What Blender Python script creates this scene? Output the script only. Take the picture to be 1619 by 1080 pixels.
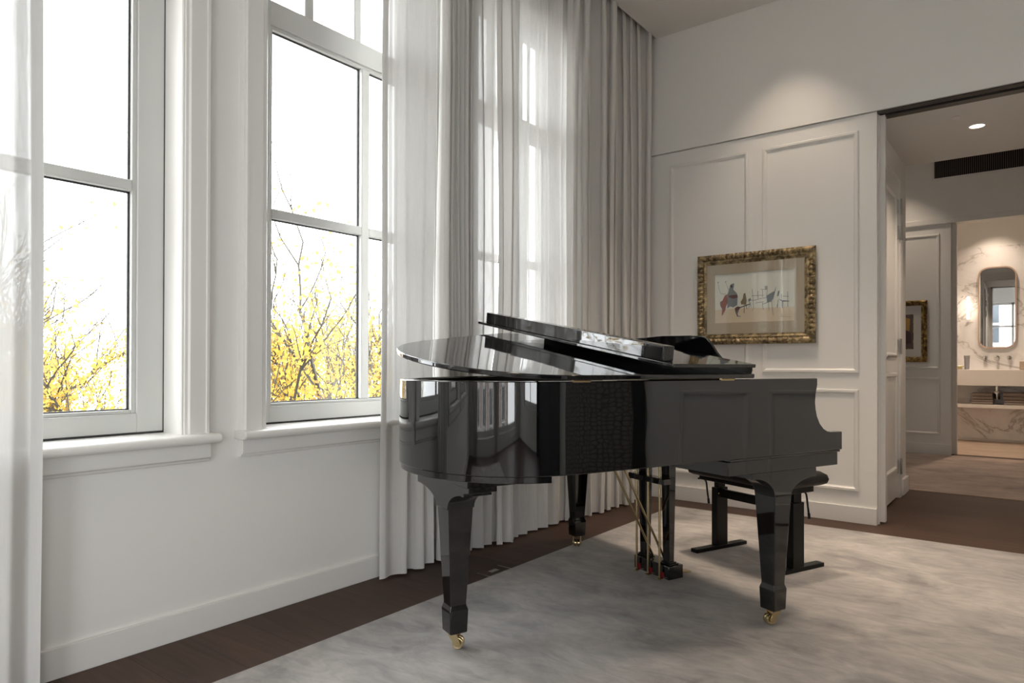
import bpy, bmesh, math, random
from math import sin, cos, pi, radians as R
from mathutils import Vector, Matrix, noise

sc = bpy.context.scene
for o in list(bpy.data.objects):
    bpy.data.objects.remove(o, do_unlink=True)

# ------------------------------------------------------------------ camera
CAM = Vector((2.608, 0.0, 1.06))
YAW, PIT, ROL = 0.659788, 0.005296, 0.002232
cam_d = bpy.data.cameras.new('camera')
cam = bpy.data.objects.new('camera', cam_d)
sc.collection.objects.link(cam)
sc.camera = cam
cam_d.sensor_fit = 'HORIZONTAL'
cam_d.sensor_width = 36.0
cam_d.lens = 1077.5 / 1619.0 * 36.0
cam_d.shift_y = 30.4 / 1619.0
cam_d.clip_start = 0.02
cam_d.clip_end = 400
fw = Vector((-sin(YAW) * cos(PIT), cos(YAW) * cos(PIT), sin(PIT)))
rt = Vector((cos(YAW), sin(YAW), 0))
up = rt.cross(fw)
r2 = rt * cos(ROL) + up * sin(ROL)
u2 = -rt * sin(ROL) + up * cos(ROL)
cam.matrix_world = Matrix(((r2.x, u2.x, -fw.x, CAM.x), (r2.y, u2.y, -fw.y, CAM.y),
                           (r2.z, u2.z, -fw.z, CAM.z), (0, 0, 0, 1)))

# ------------------------------------------------------------------ world / exposure
SKY = 10.0
w = bpy.data.worlds.new('overcast')
sc.world = w
w.use_nodes = True
bg = w.node_tree.nodes['Background']
bg.inputs[0].default_value = (0.97, 0.985, 1.0, 1)
bg.inputs[1].default_value = SKY
sc.view_settings.view_transform = 'Standard'
sc.view_settings.look = 'None'
sc.view_settings.exposure = 0.0
sc.view_settings.gamma = 1.0
sc.view_settings.use_curve_mapping = False
cy = sc.cycles
cy.use_denoising = True
cy.max_bounces = 10
cy.diffuse_bounces = 6
cy.glossy_bounces = 5
cy.transmission_bounces = 8
cy.transparent_max_bounces = 16
cy.sample_clamp_indirect = 12.0
cy.caustics_reflective = False
cy.caustics_refractive = False

COL = sc.collection


def light(name, kind, loc, energy, color=(1, 1, 1), rot=(0, 0, 0), **kw):
    d = bpy.data.lights.new(name, kind)
    d.energy = energy
    d.color = color
    for k, v in kw.items():
        setattr(d, k, v)
    o = bpy.data.objects.new(name, d)
    o.location = loc
    o.rotation_euler = rot
    COL.objects.link(o)
    return o


WARM = (1.0, 0.80, 0.62)

# opening positions of the windows of the street wall (y0, y1)
WIN = [(0.27, 1.287), (1.648, 2.665), (3.025, 4.042), (-1.107, -0.09), (-2.484, -1.467),
       (7.05, 8.067)]
L = 5.03      # back wall
XR = 3.33     # right wall
YR = -4.0     # rear wall
ZC = 3.68
for i, (a, b) in enumerate(WIN):   # daylight portals in the window openings (they only guide the sky light)
    d = bpy.data.lights.new('window_daylight', 'AREA')
    d.shape = 'RECTANGLE'
    d.size = 2.6
    d.size_y = 1.0
    d.cycles.is_portal = True
    o = bpy.data.objects.new('window_daylight', d)
    o.location = (-0.24, (a + b) / 2, 2.1)
    o.rotation_euler = (0, R(-90), 0)
    COL.objects.link(o)
d = bpy.data.lights.new('window_daylight', 'AREA')
d.shape = 'RECTANGLE'
d.size = 2.2
d.size_y = 2.1
d.cycles.is_portal = True
o = bpy.data.objects.new('window_daylight', d)
o.location = (6.6 + .2, -1.95, 1.6)
o.rotation_euler = (0, R(90), 0)
COL.objects.link(o)
for a, b in ((0.85, 2.95), (3.5, 5.9)):
    d = bpy.data.lights.new('window_daylight', 'AREA')
    d.shape = 'RECTANGLE'
    d.size = b - a
    d.size_y = 2.9
    d.cycles.is_portal = True
    o = bpy.data.objects.new('window_daylight', d)
    o.location = ((a + b) / 2, YR - 0.24, 1.65)
    o.rotation_euler = (R(90), 0, 0)
    COL.objects.link(o)


# ------------------------------------------------------------------ materials
def new_mat(name):
    m = bpy.data.materials.new(name)
    m.use_nodes = True
    nt = m.node_tree
    return m, nt, nt.nodes['Principled BSDF'], nt.nodes['Material Output']


def N(nt, t, **kw):
    n = nt.nodes.new(t)
    for k, v in kw.items():
        setattr(n, k, v)
    return n


def coords(nt, scale=(1, 1, 1), rot=(0, 0, 0), kind='Object'):
    tc = N(nt, 'ShaderNodeTexCoord')
    mp = N(nt, 'ShaderNodeMapping')
    mp.inputs['Scale'].default_value = scale
    mp.inputs['Rotation'].default_value = rot
    nt.links.new(tc.outputs[kind], mp.inputs[0])
    return mp.outputs[0]


def ramp(nt, fac, stops):
    r = N(nt, 'ShaderNodeValToRGB')
    el = r.color_ramp.elements
    while len(el) < len(stops):
        el.new(0.5)
    for e, (p, c) in zip(el, stops):
        e.position = p
        e.color = (*c, 1)
    nt.links.new(fac, r.inputs[0])
    return r.outputs[0]


def nz(nt, vec, scale, detail=3, rough=0.5, dist=0.0):
    n = N(nt, 'ShaderNodeTexNoise')
    n.inputs['Scale'].default_value = scale
    n.inputs['Detail'].default_value = detail
    n.inputs['Roughness'].default_value = rough
    n.inputs['Distortion'].default_value = dist
    nt.links.new(vec, n.inputs['Vector'])
    return n.outputs[0]


def bump(nt, b, h, strength, dist=0.01):
    n = N(nt, 'ShaderNodeBump')
    n.inputs['Strength'].default_value = strength
    n.inputs['Distance'].default_value = dist
    nt.links.new(h, n.inputs['Height'])
    nt.links.new(n.outputs[0], b.inputs['Normal'])
    return n


def plain(name, col, rough=0.5, metal=0.0, coat=0.0, bumpy=None, spec=0.5):
    m, nt, b, _ = new_mat(name)
    b.inputs['Base Color'].default_value = (*col, 1)
    b.inputs['Roughness'].default_value = rough
    b.inputs['Metallic'].default_value = metal
    b.inputs['Coat Weight'].default_value = coat
    b.inputs['Specular IOR Level'].default_value = spec
    if bumpy:
        bump(nt, b, nz(nt, coords(nt), bumpy[0]), bumpy[1], bumpy[2])
    return m


M = {}
M['wall'] = plain('wall_paint', (0.81, 0.80, 0.775), 0.55, bumpy=(60, 0.05, 0.002))
M['trim'] = plain('trim_paint', (0.78, 0.77, 0.745), 0.32, bumpy=(25, 0.03, 0.002))
M['ceiling'] = plain('ceiling_paint', (0.74, 0.725, 0.70), 0.7)
M['win'] = plain('window_paint', (0.57, 0.57, 0.55), 0.35)
M['gasket'] = plain('window_gasket', (0.03, 0.03, 0.03), 0.5)
M['black'] = plain('black_paint', (0.004, 0.004, 0.004), 0.4, spec=.25)
M['seat'] = plain('black_leather', (0.008, 0.0075, 0.0075), 0.5, bumpy=(90, 0.2, 0.003), spec=.3)
M['brass'] = plain('polished_brass', (0.62, 0.51, 0.30), 0.25, 1.0)
M['chrome'] = plain('chrome', (0.75, 0.74, 0.72), 0.12, 1.0)
M['satin'] = plain('satin_nickel', (0.45, 0.43, 0.4), 0.3, 1.0)
M['rimdark'] = plain('rim_shade_black', (0.004, 0.004, 0.004), 0.8)  # black that paints the shade inside the piano rim
M['felt'] = plain('red_felt', (0.22, 0.004, 0.01), 0.9)
M['sound'] = plain('spruce', (0.30, 0.17, 0.07), 0.4)
M['plate'] = plain('bronze_plate', (0.45, 0.30, 0.12), 0.35, 0.8)
M['counter'] = plain('solid_surface', (0.70, 0.66, 0.62), 0.35)
M['greyplastic'] = plain('grey_tumbler', (0.30, 0.30, 0.31), 0.3)
M['mirrorframe'] = plain('copper_frame', (0.62, 0.45, 0.34), 0.35, 0.6)
M['mirror'] = plain('mirror_glass', (0.85, 0.86, 0.87), 0.01, 1.0)
M['stone'] = plain('facade_stone', (0.62, 0.60, 0.57), 0.8)
M['brick'] = plain('facade_brick', (0.40, 0.33, 0.30), 0.8)
M['paneglass'] = plain('dark_glazing', (0.05, 0.06, 0.07), 0.1)
M['ground'] = plain('street_paving', (0.30, 0.29, 0.27), 0.9)
M['bark'] = plain('bark', (0.05, 0.045, 0.035), 0.9, bumpy=(12, 0.4, 0.02))
M['matboard'] = plain('cream_mat', (0.46, 0.375, 0.27), 0.8)
M['matwhite'] = plain('white_mat', (0.62, 0.60, 0.57), 0.8)
M['kraft'] = plain('dark_cabinet', (0.02, 0.019, 0.018), 0.4)
M['tissue'] = plain('linen_box', (0.42, 0.33, 0.26), 0.7)


def glass():
    m, nt, b, out = new_mat('window_glass')
    nt.nodes.remove(b)
    tr = N(nt, 'ShaderNodeBsdfTransparent')
    tr.inputs[0].default_value = (0.97, 0.98, 0.98, 1)
    gl = N(nt, 'ShaderNodeBsdfGlossy')
    gl.inputs['Roughness'].default_value = 0.0
    lw = N(nt, 'ShaderNodeLayerWeight')
    lw.inputs[0].default_value = 0.5
    pw = N(nt, 'ShaderNodeMath', operation='POWER')
    pw.inputs[1].default_value = 5.0
    nt.links.new(lw.outputs['Facing'], pw.inputs[0])
    fr = N(nt, 'ShaderNodeMapRange')
    fr.inputs['To Min'].default_value = 0.04
    fr.inputs['To Max'].default_value = 1.0
    nt.links.new(pw.outputs[0], fr.inputs['Value'])
    mx = N(nt, 'ShaderNodeMixShader')
    nt.links.new(fr.outputs[0], mx.inputs[0])
    nt.links.new(tr.outputs[0], mx.inputs[1])
    nt.links.new(gl.outputs[0], mx.inputs[2])
    nt.links.new(mx.outputs[0], out.inputs[0])
    return m


M['glass'] = glass()


def lacquer(name, wav):
    m, nt, b, _ = new_mat(name)
    b.inputs['Base Color'].default_value = (0.0035, 0.0035, 0.004, 1)
    b.inputs['Roughness'].default_value = 0.025
    b.inputs['IOR'].default_value = 1.58
    b.inputs['Coat Weight'].default_value = 0.4
    b.inputs['Coat Roughness'].default_value = 0.02
    h = nz(nt, coords(nt, (1, 1, 0.7)), 5.0, 1.5)
    bump(nt, b, h, wav, 0.01)
    return m


M['piano'] = lacquer('black_lacquer', 0.10)


def fabric(name, col, see, trans, weave=380, thick=1.0, stretch=(1, 1, .25)):
    """see = share of see-through holes, trans = share of light diffused through"""
    m, nt, b, out = new_mat(name)
    nt.nodes.remove(b)
    co = coords(nt, stretch)
    v = nz(nt, co, weave, 4, 0.7)
    v2 = nz(nt, coords(nt, (1, 1, 0.06)), 120, 3, 0.7)
    mixn = N(nt, 'ShaderNodeMath', operation='ADD')
    nt.links.new(v, mixn.inputs[0])
    nt.links.new(v2, mixn.inputs[1])
    c = ramp(nt, mixn.outputs[0], [(0.35, tuple(x * 0.88 for x in col)), (0.8, col)])
    df = N(nt, 'ShaderNodeBsdfDiffuse')
    tl = N(nt, 'ShaderNodeBsdfTranslucent')
    nt.links.new(c, df.inputs[0])
    nt.links.new(c, tl.inputs[0])
    bp = N(nt, 'ShaderNodeBump')
    bp.inputs['Strength'].default_value = 0.25
    bp.inputs['Distance'].default_value = 0.004
    nt.links.new(nz(nt, coords(nt, (1, 1, .5)), 18, 4, .6), bp.inputs['Height'])
    nt.links.new(bp.outputs[0], df.inputs['Normal'])
    m1 = N(nt, 'ShaderNodeMixShader')
    m1.inputs[0].default_value = trans
    nt.links.new(df.outputs[0], m1.inputs[1])
    nt.links.new(tl.outputs[0], m1.inputs[2])
    if see <= 0:
        nt.links.new(m1.outputs[0], out.inputs[0])
        return m
    tp = N(nt, 'ShaderNodeBsdfTransparent')
    # cloth seen edge-on closes up: the holes shrink with the cosine
    lw = N(nt, 'ShaderNodeLayerWeight')
    lw.inputs[0].default_value = 0.5
    inv = N(nt, 'ShaderNodeMath', operation='SUBTRACT')
    inv.inputs[0].default_value = 1.0
    nt.links.new(lw.outputs['Facing'], inv.inputs[1])
    rr = N(nt, 'ShaderNodeMapRange')
    rr.inputs['From Min'].default_value = 0.0
    rr.inputs['From Max'].default_value = 0.75
    rr.inputs['To Min'].default_value = 0.0
    rr.inputs['To Max'].default_value = see * 1.15
    nt.links.new(inv.outputs[0], rr.inputs['Value'])
    hv = N(nt, 'ShaderNodeMapRange')
    hv.inputs['From Min'].default_value = 0.7
    hv.inputs['From Max'].default_value = 1.3
    hv.inputs['To Min'].default_value = 1.6
    hv.inputs['To Max'].default_value = 0.4
    nt.links.new(mixn.outputs[0], hv.inputs['Value'])
    ml = N(nt, 'ShaderNodeMath', operation='MULTIPLY')
    ml.use_clamp = True
    nt.links.new(rr.outputs[0], ml.inputs[0])
    nt.links.new(hv.outputs[0], ml.inputs[1])
    m2 = N(nt, 'ShaderNodeMixShader')
    nt.links.new(ml.outputs[0], m2.inputs[0])
    nt.links.new(m1.outputs[0], m2.inputs[1])
    nt.links.new(tp.outputs[0], m2.inputs[2])
    nt.links.new(m2.outputs[0], out.inputs[0])
    return m


M['sheer'] = fabric('sheer_linen', (0.74, 0.735, 0.72), 0.055, 0.13)
M['sheer1'] = fabric('slubby_sheer', (0.74, 0.735, 0.72), 0.036, 0.10, weave=90, stretch=(1, 1, .12))
M['voile'] = fabric('fine_voile', (0.74, 0.735, 0.725), 0.095, 0.18)
M['linensheer'] = fabric('dense_sheer', (0.74, 0.73, 0.715), 0.03, 0.26)
M['linen'] = fabric('pale_linen', (0.70, 0.685, 0.665), 0.0, 0.16)
M['drape'] = fabric('grey_drape', (0.74, 0.725, 0.70), 0.0, 0.16)


def rug_mat(name, tint=(1, 1, 1)):
    m, nt, b, _ = new_mat(name)
    co = coords(nt, (1, 1, 1))
    a = nz(nt, coords(nt, (1.0, 1.3, 1)), 2.6, 6, 0.6, 0.8)
    c1 = ramp(nt, a, [(0.30, (0.22, 0.212, 0.205)), (0.44, (0.34, 0.325, 0.31)), (0.56, (0.41, 0.39, 0.37)),
                      (0.72, (0.52, 0.49, 0.465))])
    s = nz(nt, coords(nt, (2.5, 6.0, 1), (0, 0, 0.5)), 2.6, 5, 0.65, 1.2)
    s2 = ramp(nt, s, [(0.35, (0.82 * tint[0], 0.82 * tint[1], 0.83 * tint[2])), (0.65, (1.10 * tint[0], 1.09 * tint[1], 1.08 * tint[2]))])
    mx = N(nt, 'ShaderNodeMix', data_type='RGBA', blend_type='MULTIPLY')
    mx.inputs[0].default_value = 1.0
    nt.links.new(c1, mx.inputs[6])
    nt.links.new(s2, mx.inputs[7])
    nt.links.new(mx.outputs[2], b.inputs['Base Color'])
    b.inputs['Roughness'].default_value = 0.85
    b.inputs['Sheen Weight'].default_value = 0.25
    b.inputs['Sheen Roughness'].default_value = 0.4
    bump(nt, b, nz(nt, co, 700, 2), 0.4, 0.003)
    return m


M['rug'] = rug_mat('viscose_rug')
M['carpet'] = rug_mat('taupe_carpet', (0.92, 0.72, 0.60))


def wood_floor(name, c0, c1, rot, scale=1.0, rough=0.35):
    m, nt, b, _ = new_mat(name)
    co = coords(nt, (1, 1, 1), (0, 0, rot))
    br = N(nt, 'ShaderNodeTexBrick')
    br.offset = 0.37
    br.inputs['Scale'].default_value = 1.0
    br.inputs['Brick Width'].default_value = 1.9
    br.inputs['Row Height'].default_value = 0.22
    br.inputs['Mortar Size'].default_value = 0.0012
    br.inputs['Color1'].default_value = (*c0, 1)
    br.inputs['Color2'].default_value = (*c1, 1)
    br.inputs['Mortar'].default_value = (c0[0] * .35, c0[1] * .35, c0[2] * .35, 1)
    nt.links.new(co, br.inputs['Vector'])
    g = nz(nt, coords(nt, (1.2, 14, 1), (0, 0, rot)), 2.2, 6, 0.65, 0.5)
    g2 = ramp(nt, g, [(0.25, (0.6, 0.58, 0.56)), (0.75, (1.3, 1.28, 1.25))])
    mx = N(nt, 'ShaderNodeMix', data_type='RGBA', blend_type='MULTIPLY')
    mx.inputs[0].default_value = 1.0
    nt.links.new(br.outputs[0], mx.inputs[6])
    nt.links.new(g2, mx.inputs[7])
    nt.links.new(mx.outputs[2], b.inputs['Base Color'])
    b.inputs['Roughness'].default_value = rough
    b.inputs['Specular IOR Level'].default_value = 0.3
    bump(nt, b, g, 0.15, 0.003)
    return m


M['floor'] = wood_floor('smoked_oak', (0.052, 0.028, 0.019), (0.078, 0.043, 0.028), 0.0, rough=.5)


def marble(name):
    m, nt, b, _ = new_mat(name)
    co = coords(nt, (1, 1, 1))
    n1 = nz(nt, coords(nt, (0.8, 1, 1.1), (0, 0.6, 0)), 1.15, 7, 0.6, 1.6)
    sb = N(nt, 'ShaderNodeMath', operation='SUBTRACT')
    sb.inputs[1].default_value = 0.5
    nt.links.new(n1, sb.inputs[0])
    ab = N(nt, 'ShaderNodeMath', operation='ABSOLUTE')
    nt.links.new(sb.outputs[0], ab.inputs[0])
    c = ramp(nt, ab.outputs[0], [(0.0, (0.42, 0.39, 0.38)), (0.007, (0.56, 0.53, 0.51)), (0.022, (0.74, 0.72, 0.71)),
                                 (0.10, (0.80, 0.785, 0.775))])
    nt.links.new(c, b.inputs['Base Color'])
    b.inputs['Roughness'].default_value = 0.25
    return m


M['marble'] = marble('veined_marble')
M['stonefloor'] = wood_floor('beige_stone', (0.42, 0.33, 0.26), (0.48, 0.38, 0.30), 0.0, rough=.35)


def croc():
    m, nt, b, _ = new_mat('croc_embossed_leather')
    v = N(nt, 'ShaderNodeTexVoronoi', feature='DISTANCE_TO_EDGE')
    v.inputs['Scale'].default_value = 30
    v.inputs['Randomness'].default_value = 0.55
    nt.links.new(coords(nt, (1, .8, 1.2)), v.inputs['Vector'])
    c = ramp(nt, v.outputs[0], [(0.02, (0.05, 0.045, 0.042)), (0.16, (0.24, 0.22, 0.205))])
    nt.links.new(c, b.inputs['Base Color'])
    b.inputs['Roughness'].default_value = 0.35
    bump(nt, b, v.outputs[0], 0.6, 0.01)
    return m


M['croc'] = croc()


def gilt(name, dark, lite, sc_=26):
    m, nt, b, _ = new_mat(name)
    n = nz(nt, coords(nt), sc_, 4, 0.7)
    c = ramp(nt, n, [(0.42, dark), (0.66, lite)])
    nt.links.new(c, b.inputs['Base Color'])
    b.inputs['Metallic'].default_value = 0.35
    b.inputs['Roughness'].default_value = 0.42
    bump(nt, b, n, 0.4, 0.003)
    return m


M['gilt'] = gilt('aged_gilt', (0.11, 0.08, 0.04), (0.50, 0.38, 0.20))
M['gilt2'] = gilt('bright_gilt', (0.10, 0.06, 0.02), (0.62, 0.42, 0.13))


def towel():
    m, nt, b, _ = new_mat('taupe_towel')
    n = nz(nt, coords(nt), 160, 3)
    c = ramp(nt, n, [(0.3, (0.20, 0.16, 0.14)), (0.7, (0.30, 0.25, 0.22))])
    nt.links.new(c, b.inputs['Base Color'])
    b.inputs['Roughness'].default_value = 0.95
    bump(nt, b, n, 0.6, 0.005)
    return m


M['towel'] = towel()


def leaf(name, c, t):
    m, nt, b, out = new_mat(name)
    nt.nodes.remove(b)
    df = N(nt, 'ShaderNodeBsdfDiffuse')
    tl = N(nt, 'ShaderNodeBsdfTranslucent')
    oi = nz(nt, coords(nt), 1.3, 2)
    col = ramp(nt, oi, [(0.3, tuple(x * .7 for x in c)), (0.7, c)])
    nt.links.new(col, df.inputs[0])
    nt.links.new(col, tl.inputs[0])
    mx = N(nt, 'ShaderNodeMixShader')
    mx.inputs[0].default_value = t
    nt.links.new(df.outputs[0], mx.inputs[1])
    nt.links.new(tl.outputs[0], mx.inputs[2])
    nt.links.new(mx.outputs[0], out.inputs[0])
    return m


M['leafy'] = leaf('yellow_leaf', (0.64, 0.44, 0.10), 0.55)
M['leafo'] = leaf('ochre_leaf', (0.40, 0.27, 0.10), 0.5)


def emit(name, col, s):
    m, nt, b, out = new_mat(name)
    nt.nodes.remove(b)
    e = N(nt, 'ShaderNodeEmission')
    e.inputs[0].default_value = (*col, 1)
    e.inputs[1].default_value = s
    nt.links.new(e.outputs[0], out.inputs[0])
    return m


M['lampglow'] = emit('lamp_glow', (1.0, 0.84, 0.66), 5)
M['sconce'] = emit('sconce_glow', (1.0, 0.84, 0.66), 4)


# ------------------------------------------------------------------ mesh helpers
class MB:
    def __init__(self):
        self.v = []
        self.f = []
        self.mi = []
        self.cur = 0

    def add(self, vs, fs):
        o = len(self.v)
        self.v += [tuple(p) for p in vs]
        for f in fs:
            self.f.append(tuple(o + i for i in f))
            self.mi.append(self.cur)
        return self

    def box(self, x0, x1, y0, y1, z0, z1):
        vs = [(x, y, z) for z in (z0, z1) for y in (y0, y1) for x in (x0, x1)]
        return self.add(vs, [(0, 2, 3, 1), (4, 5, 7, 6), (0, 1, 5, 4), (2, 6, 7, 3), (0, 4, 6, 2), (1, 3, 7, 5)])

    def prism(self, poly, a0, a1, axis='z', skip=(), caps=True):
        """poly: 2D points; axis z:(x,y) y:(x,z) x:(y,z)"""
        def P(p, a):
            return {'z': (p[0], p[1], a), 'y': (p[0], a, p[1]), 'x': (a, p[0], p[1])}[axis]
        n = len(poly)
        vs = [P(p, a0) for p in poly] + [P(p, a1) for p in poly]
        fs = [(i, (i + 1) % n, n + (i + 1) % n, n + i) for i in range(n) if i not in skip]
        if caps:
            fs += [tuple(range(n))[::-1], tuple(range(n, 2 * n))]
        return self.add(vs, fs)

    def loft(self, rings, close=True, caps=True):
        n = len(rings[0])
        vs = [p for r_ in rings for p in r_]
        fs = []
        for k in range(len(rings) - 1):
            for i in range(n if close else n - 1):
                j = (i + 1) % n
                fs.append((k * n + i, k * n + j, (k + 1) * n + j, (k + 1) * n + i))
        if caps and close:
            fs += [tuple(range(n))[::-1], tuple(range((len(rings) - 1) * n, len(rings) * n))]
        return self.add(vs, fs)

    def tube(self, pts, r, n=8, r1=None):
        pts = [Vector(p) for p in pts]
        rings = []
        ref = Vector((0, 0, 1))
        m = len(pts)
        for i, p in enumerate(pts):
            t = (pts[min(i + 1, m - 1)] - pts[max(i - 1, 0)]).normalized()
            a = t.cross(ref)
            if a.length < 1e-3:
                a = t.cross(Vector((1, 0, 0)))
            a.normalize()
            b = t.cross(a).normalized()
            rr = r if r1 is None else r + (r1 - r) * i / (m - 1)
            rings.append([p + (a * cos(2 * pi * k / n) + b * sin(2 * pi * k / n)) * rr for k in range(n)])
        return self.loft(rings)

    def lathe(self, prof, c=(0, 0, 0), axis='z', n=24):
        """prof: (radius, height)"""
        rings = []
        for r, h in prof:
            ring = []
            for k in range(n):
                a = 2 * pi * k / n
                p = (r * cos(a), r * sin(a), h)
                if axis == 'x':
                    p = (p[2], p[0], p[1])
                elif axis == 'y':
                    p = (p[0], p[2], p[1])
                ring.append((c[0] + p[0], c[1] + p[1], c[2] + p[2]))
            rings.append(ring)
        return self.loft(rings)

    def sphere(self, c, r, n=12, s=(1, 1, 1)):
        rings = []
        for i in range(1, n):
            t = pi * i / n
            rings.append([(c[0] + s[0] * r * sin(t) * cos(2 * pi * k / n), c[1] + s[1] * r * sin(t) * sin(2 * pi * k / n),
                           c[2] - s[2] * r * cos(t)) for k in range(n)])
        return self.loft(rings)

    def xf(self, mtx, start=0):
        self.v[start:] = [tuple(mtx @ Vector(p)) for p in self.v[start:]]
        return self

    def build(self, name, mats, parent=None, bevel=0, seg=2, smooth=38, merge=0, loc=None, recalc=True):
        me = bpy.data.meshes.new(name)
        me.from_pydata(self.v, [], self.f)
        mats = mats if isinstance(mats, (list, tuple)) else [mats]
        for m in mats:
            me.materials.append(m)
        me.polygons.foreach_set('material_index', self.mi)
        if merge or recalc:
            bm = bmesh.new()
            bm.from_mesh(me)
            if merge:
                bmesh.ops.remove_doubles(bm, verts=bm.verts, dist=merge)
            if recalc:
                bmesh.ops.recalc_face_normals(bm, faces=bm.faces)
            bm.to_mesh(me)
            bm.free()
        if smooth:
            me.shade_smooth()
            me.set_sharp_from_angle(angle=R(smooth))
        o = bpy.data.objects.new(name, me)
        COL.objects.link(o)
        if parent is not None:
            o.parent = parent
        if loc:
            o.location = loc
        if bevel:
            b = o.modifiers.new('bevel', 'BEVEL')
            b.width = bevel
            b.segments = seg
            b.limit_method = 'ANGLE'
            b.angle_limit = R(35)
            b.harden_normals = False
        return o


def tag(o, label, cat, group=None):
    o['label'] = label
    o['category'] = cat
    if group:
        o['group'] = group
    return o


def struct(o):
    o['kind'] = 'structure'
    return o


def empty(name, loc=(0, 0, 0), rz=0.0):
    o = bpy.data.objects.new(name, None)
    o.location = loc
    o.rotation_euler = (0, 0, rz)
    o.empty_display_size = 0.1
    COL.objects.link(o)
    return o


def B(*a):
    return MB().box(*a)


def catmull(pts, n=8):
    out = []
    P = [pts[0]] + list(pts) + [pts[-1]]
    for i in range(1, len(P) - 2):
        p0, p1, p2, p3 = P[i - 1], P[i], P[i + 1], P[i + 2]
        for k in range(n):
            t = k / n
            out.append(tuple(0.5 * ((2 * p1[j]) + (-p0[j] + p2[j]) * t + (2 * p0[j] - 5 * p1[j] + 4 * p2[j] - p3[j]) * t * t
                                    + (-p0[j] + 3 * p1[j] - 3 * p2[j] + p3[j]) * t ** 3) for j in range(len(p1))))
    out.append(tuple(pts[-1]))
    return out


def offset(path, d):
    """offset open 2D path to its left by d"""
    out = []
    n = len(path)
    for i, p in enumerate(path):
        a = path[max(i - 1, 0)]
        b = path[min(i + 1, n - 1)]
        t = Vector((b[0] - a[0], b[1] - a[1])).normalized()
        out.append((p[0] - t.y * d, p[1] + t.x * d))
    return out


# ------------------------------------------------------------------ room shell
XW = -0.015   # face of the street wall
YW = L + 0.015
HEAD = 3.36
mb = MB()
ys = sorted(WIN)
prev = YR - 0.3
for a, b in ys:
    mb.box(-0.32, XW, prev, a, -0.0, 3.95)
    mb.box(-0.32, XW, a, b, 0.0, 0.75)
    mb.box(-0.32, XW, a, b, HEAD, 3.95)
    prev = b
mb.box(-0.32, XW, prev, 12.2, 0.0, 3.95)
struct(mb.build('wall_left', M['wall'], smooth=0))

# back wall: panelled part, upper part standing 2 cm proud, pocket for the sliding door
OX = 1.752
mb = MB()
mb.box(XW, OX, YW, YW + 0.06, 0, 2.74)
mb.box(XW, OX - 0.004, YW + 0.14, 5.245, 0, 2.74)
mb.box(XW, 3.9, L - 0.002, 5.245, 2.745, 3.95)
mb.box(3.15, 3.9, YW, 5.245, 0, 2.745)
struct(mb.build('wall_back', M['wall'], smooth=0))
t = struct(MB().box(OX - 0.001, OX + 0.0065, YW + 0.052, YW + 0.062, 0.0, 2.735).box(OX - .001, OX + .003, YW + .138, 5.245, 0, 2.735).build('trim_1', M['trim'], smooth=0))
t = struct(MB().box(OX, 3.15, YW + 0.0, YW + 0.045, 2.736, 2.745).box(OX, 3.15, YW + 0.075, YW + 0.15, 2.728, 2.745).build('trim_2', M['kraft'], smooth=0))

YC = 0.95     # the room widens behind this corner
XE = 6.6
struct(B(XR, XR + 0.15, YC, YW, 0, 3.95).build('wall_right', M['wall'], smooth=0))
struct(B(XR + .15, XE, YC, YC + .15, 0, 3.95).build('wall_corner', M['wall'], smooth=0))
EW0, EW1, EZ0, EZ1 = -3.0, -0.9, 0.5, 2.7
mb = MB()
mb.box(XE, XE + .25, YR - .3, EW0, 0, 3.95).box(XE, XE + .25, EW1, YC + .15, 0, 3.95)
mb.box(XE, XE + .25, EW0, EW1, 0, EZ0).box(XE, XE + .25, EW0, EW1, EZ1, 3.95)
struct(mb.build('wall_east', M['wall'], smooth=0))
mb = MB()
for y0, y1, z0, z1 in ((EW0, EW0 + .07, EZ0, EZ1), (EW1 - .07, EW1, EZ0, EZ1), (EW0, EW1, EZ0, EZ0 + .08), (EW0, EW1, EZ1 - .07, EZ1),
                       (-1.98, -1.92, EZ0, EZ1)):
    mb.box(XE + .08, XE + .14, y0, y1, z0, z1)
rw = struct(mb.build('window_7', M['win'], bevel=.002))  # unseen window, added so daylight reaches the left wall
B(XE + .108, XE + .112, EW0 + .05, EW1 - .05, EZ0 + .05, EZ1 - .05).build('glass_pane', M['glass'], rw, smooth=0)
# rear wall: second window and both widths added to bring daylight inside
RWS = ((0.85, 2.95), (3.5, 5.9))
RZ0, RZ1 = 0.2, 3.1
mb = MB()
for x0, x1 in ((XW, RWS[0][0]), (RWS[0][1], RWS[1][0]), (RWS[1][1], XE + .25)):
    mb.box(x0, x1, YR - 0.3, YR, 0, 3.95)
for x0, x1 in RWS:
    mb.box(x0, x1, YR - 0.3, YR, 0, RZ0).box(x0, x1, YR - 0.3, YR, RZ1, 3.95)
struct(mb.build('wall_rear', M['wall'], smooth=0))

# ceiling with the curtain recess along the street wall
mb = MB()
mb.box(0.171, XR + .15, YR - 0.3, L - 0.002, ZC, 3.95)
mb.box(XR + .15, XE + .25, YR - 0.3, YC + .15, ZC, 3.95)
mb.box(-0.32, 0.171, YR - 0.3, L, 3.86, 3.95)
struct(mb.build('ceiling', M['ceiling'], smooth=0))
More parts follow.
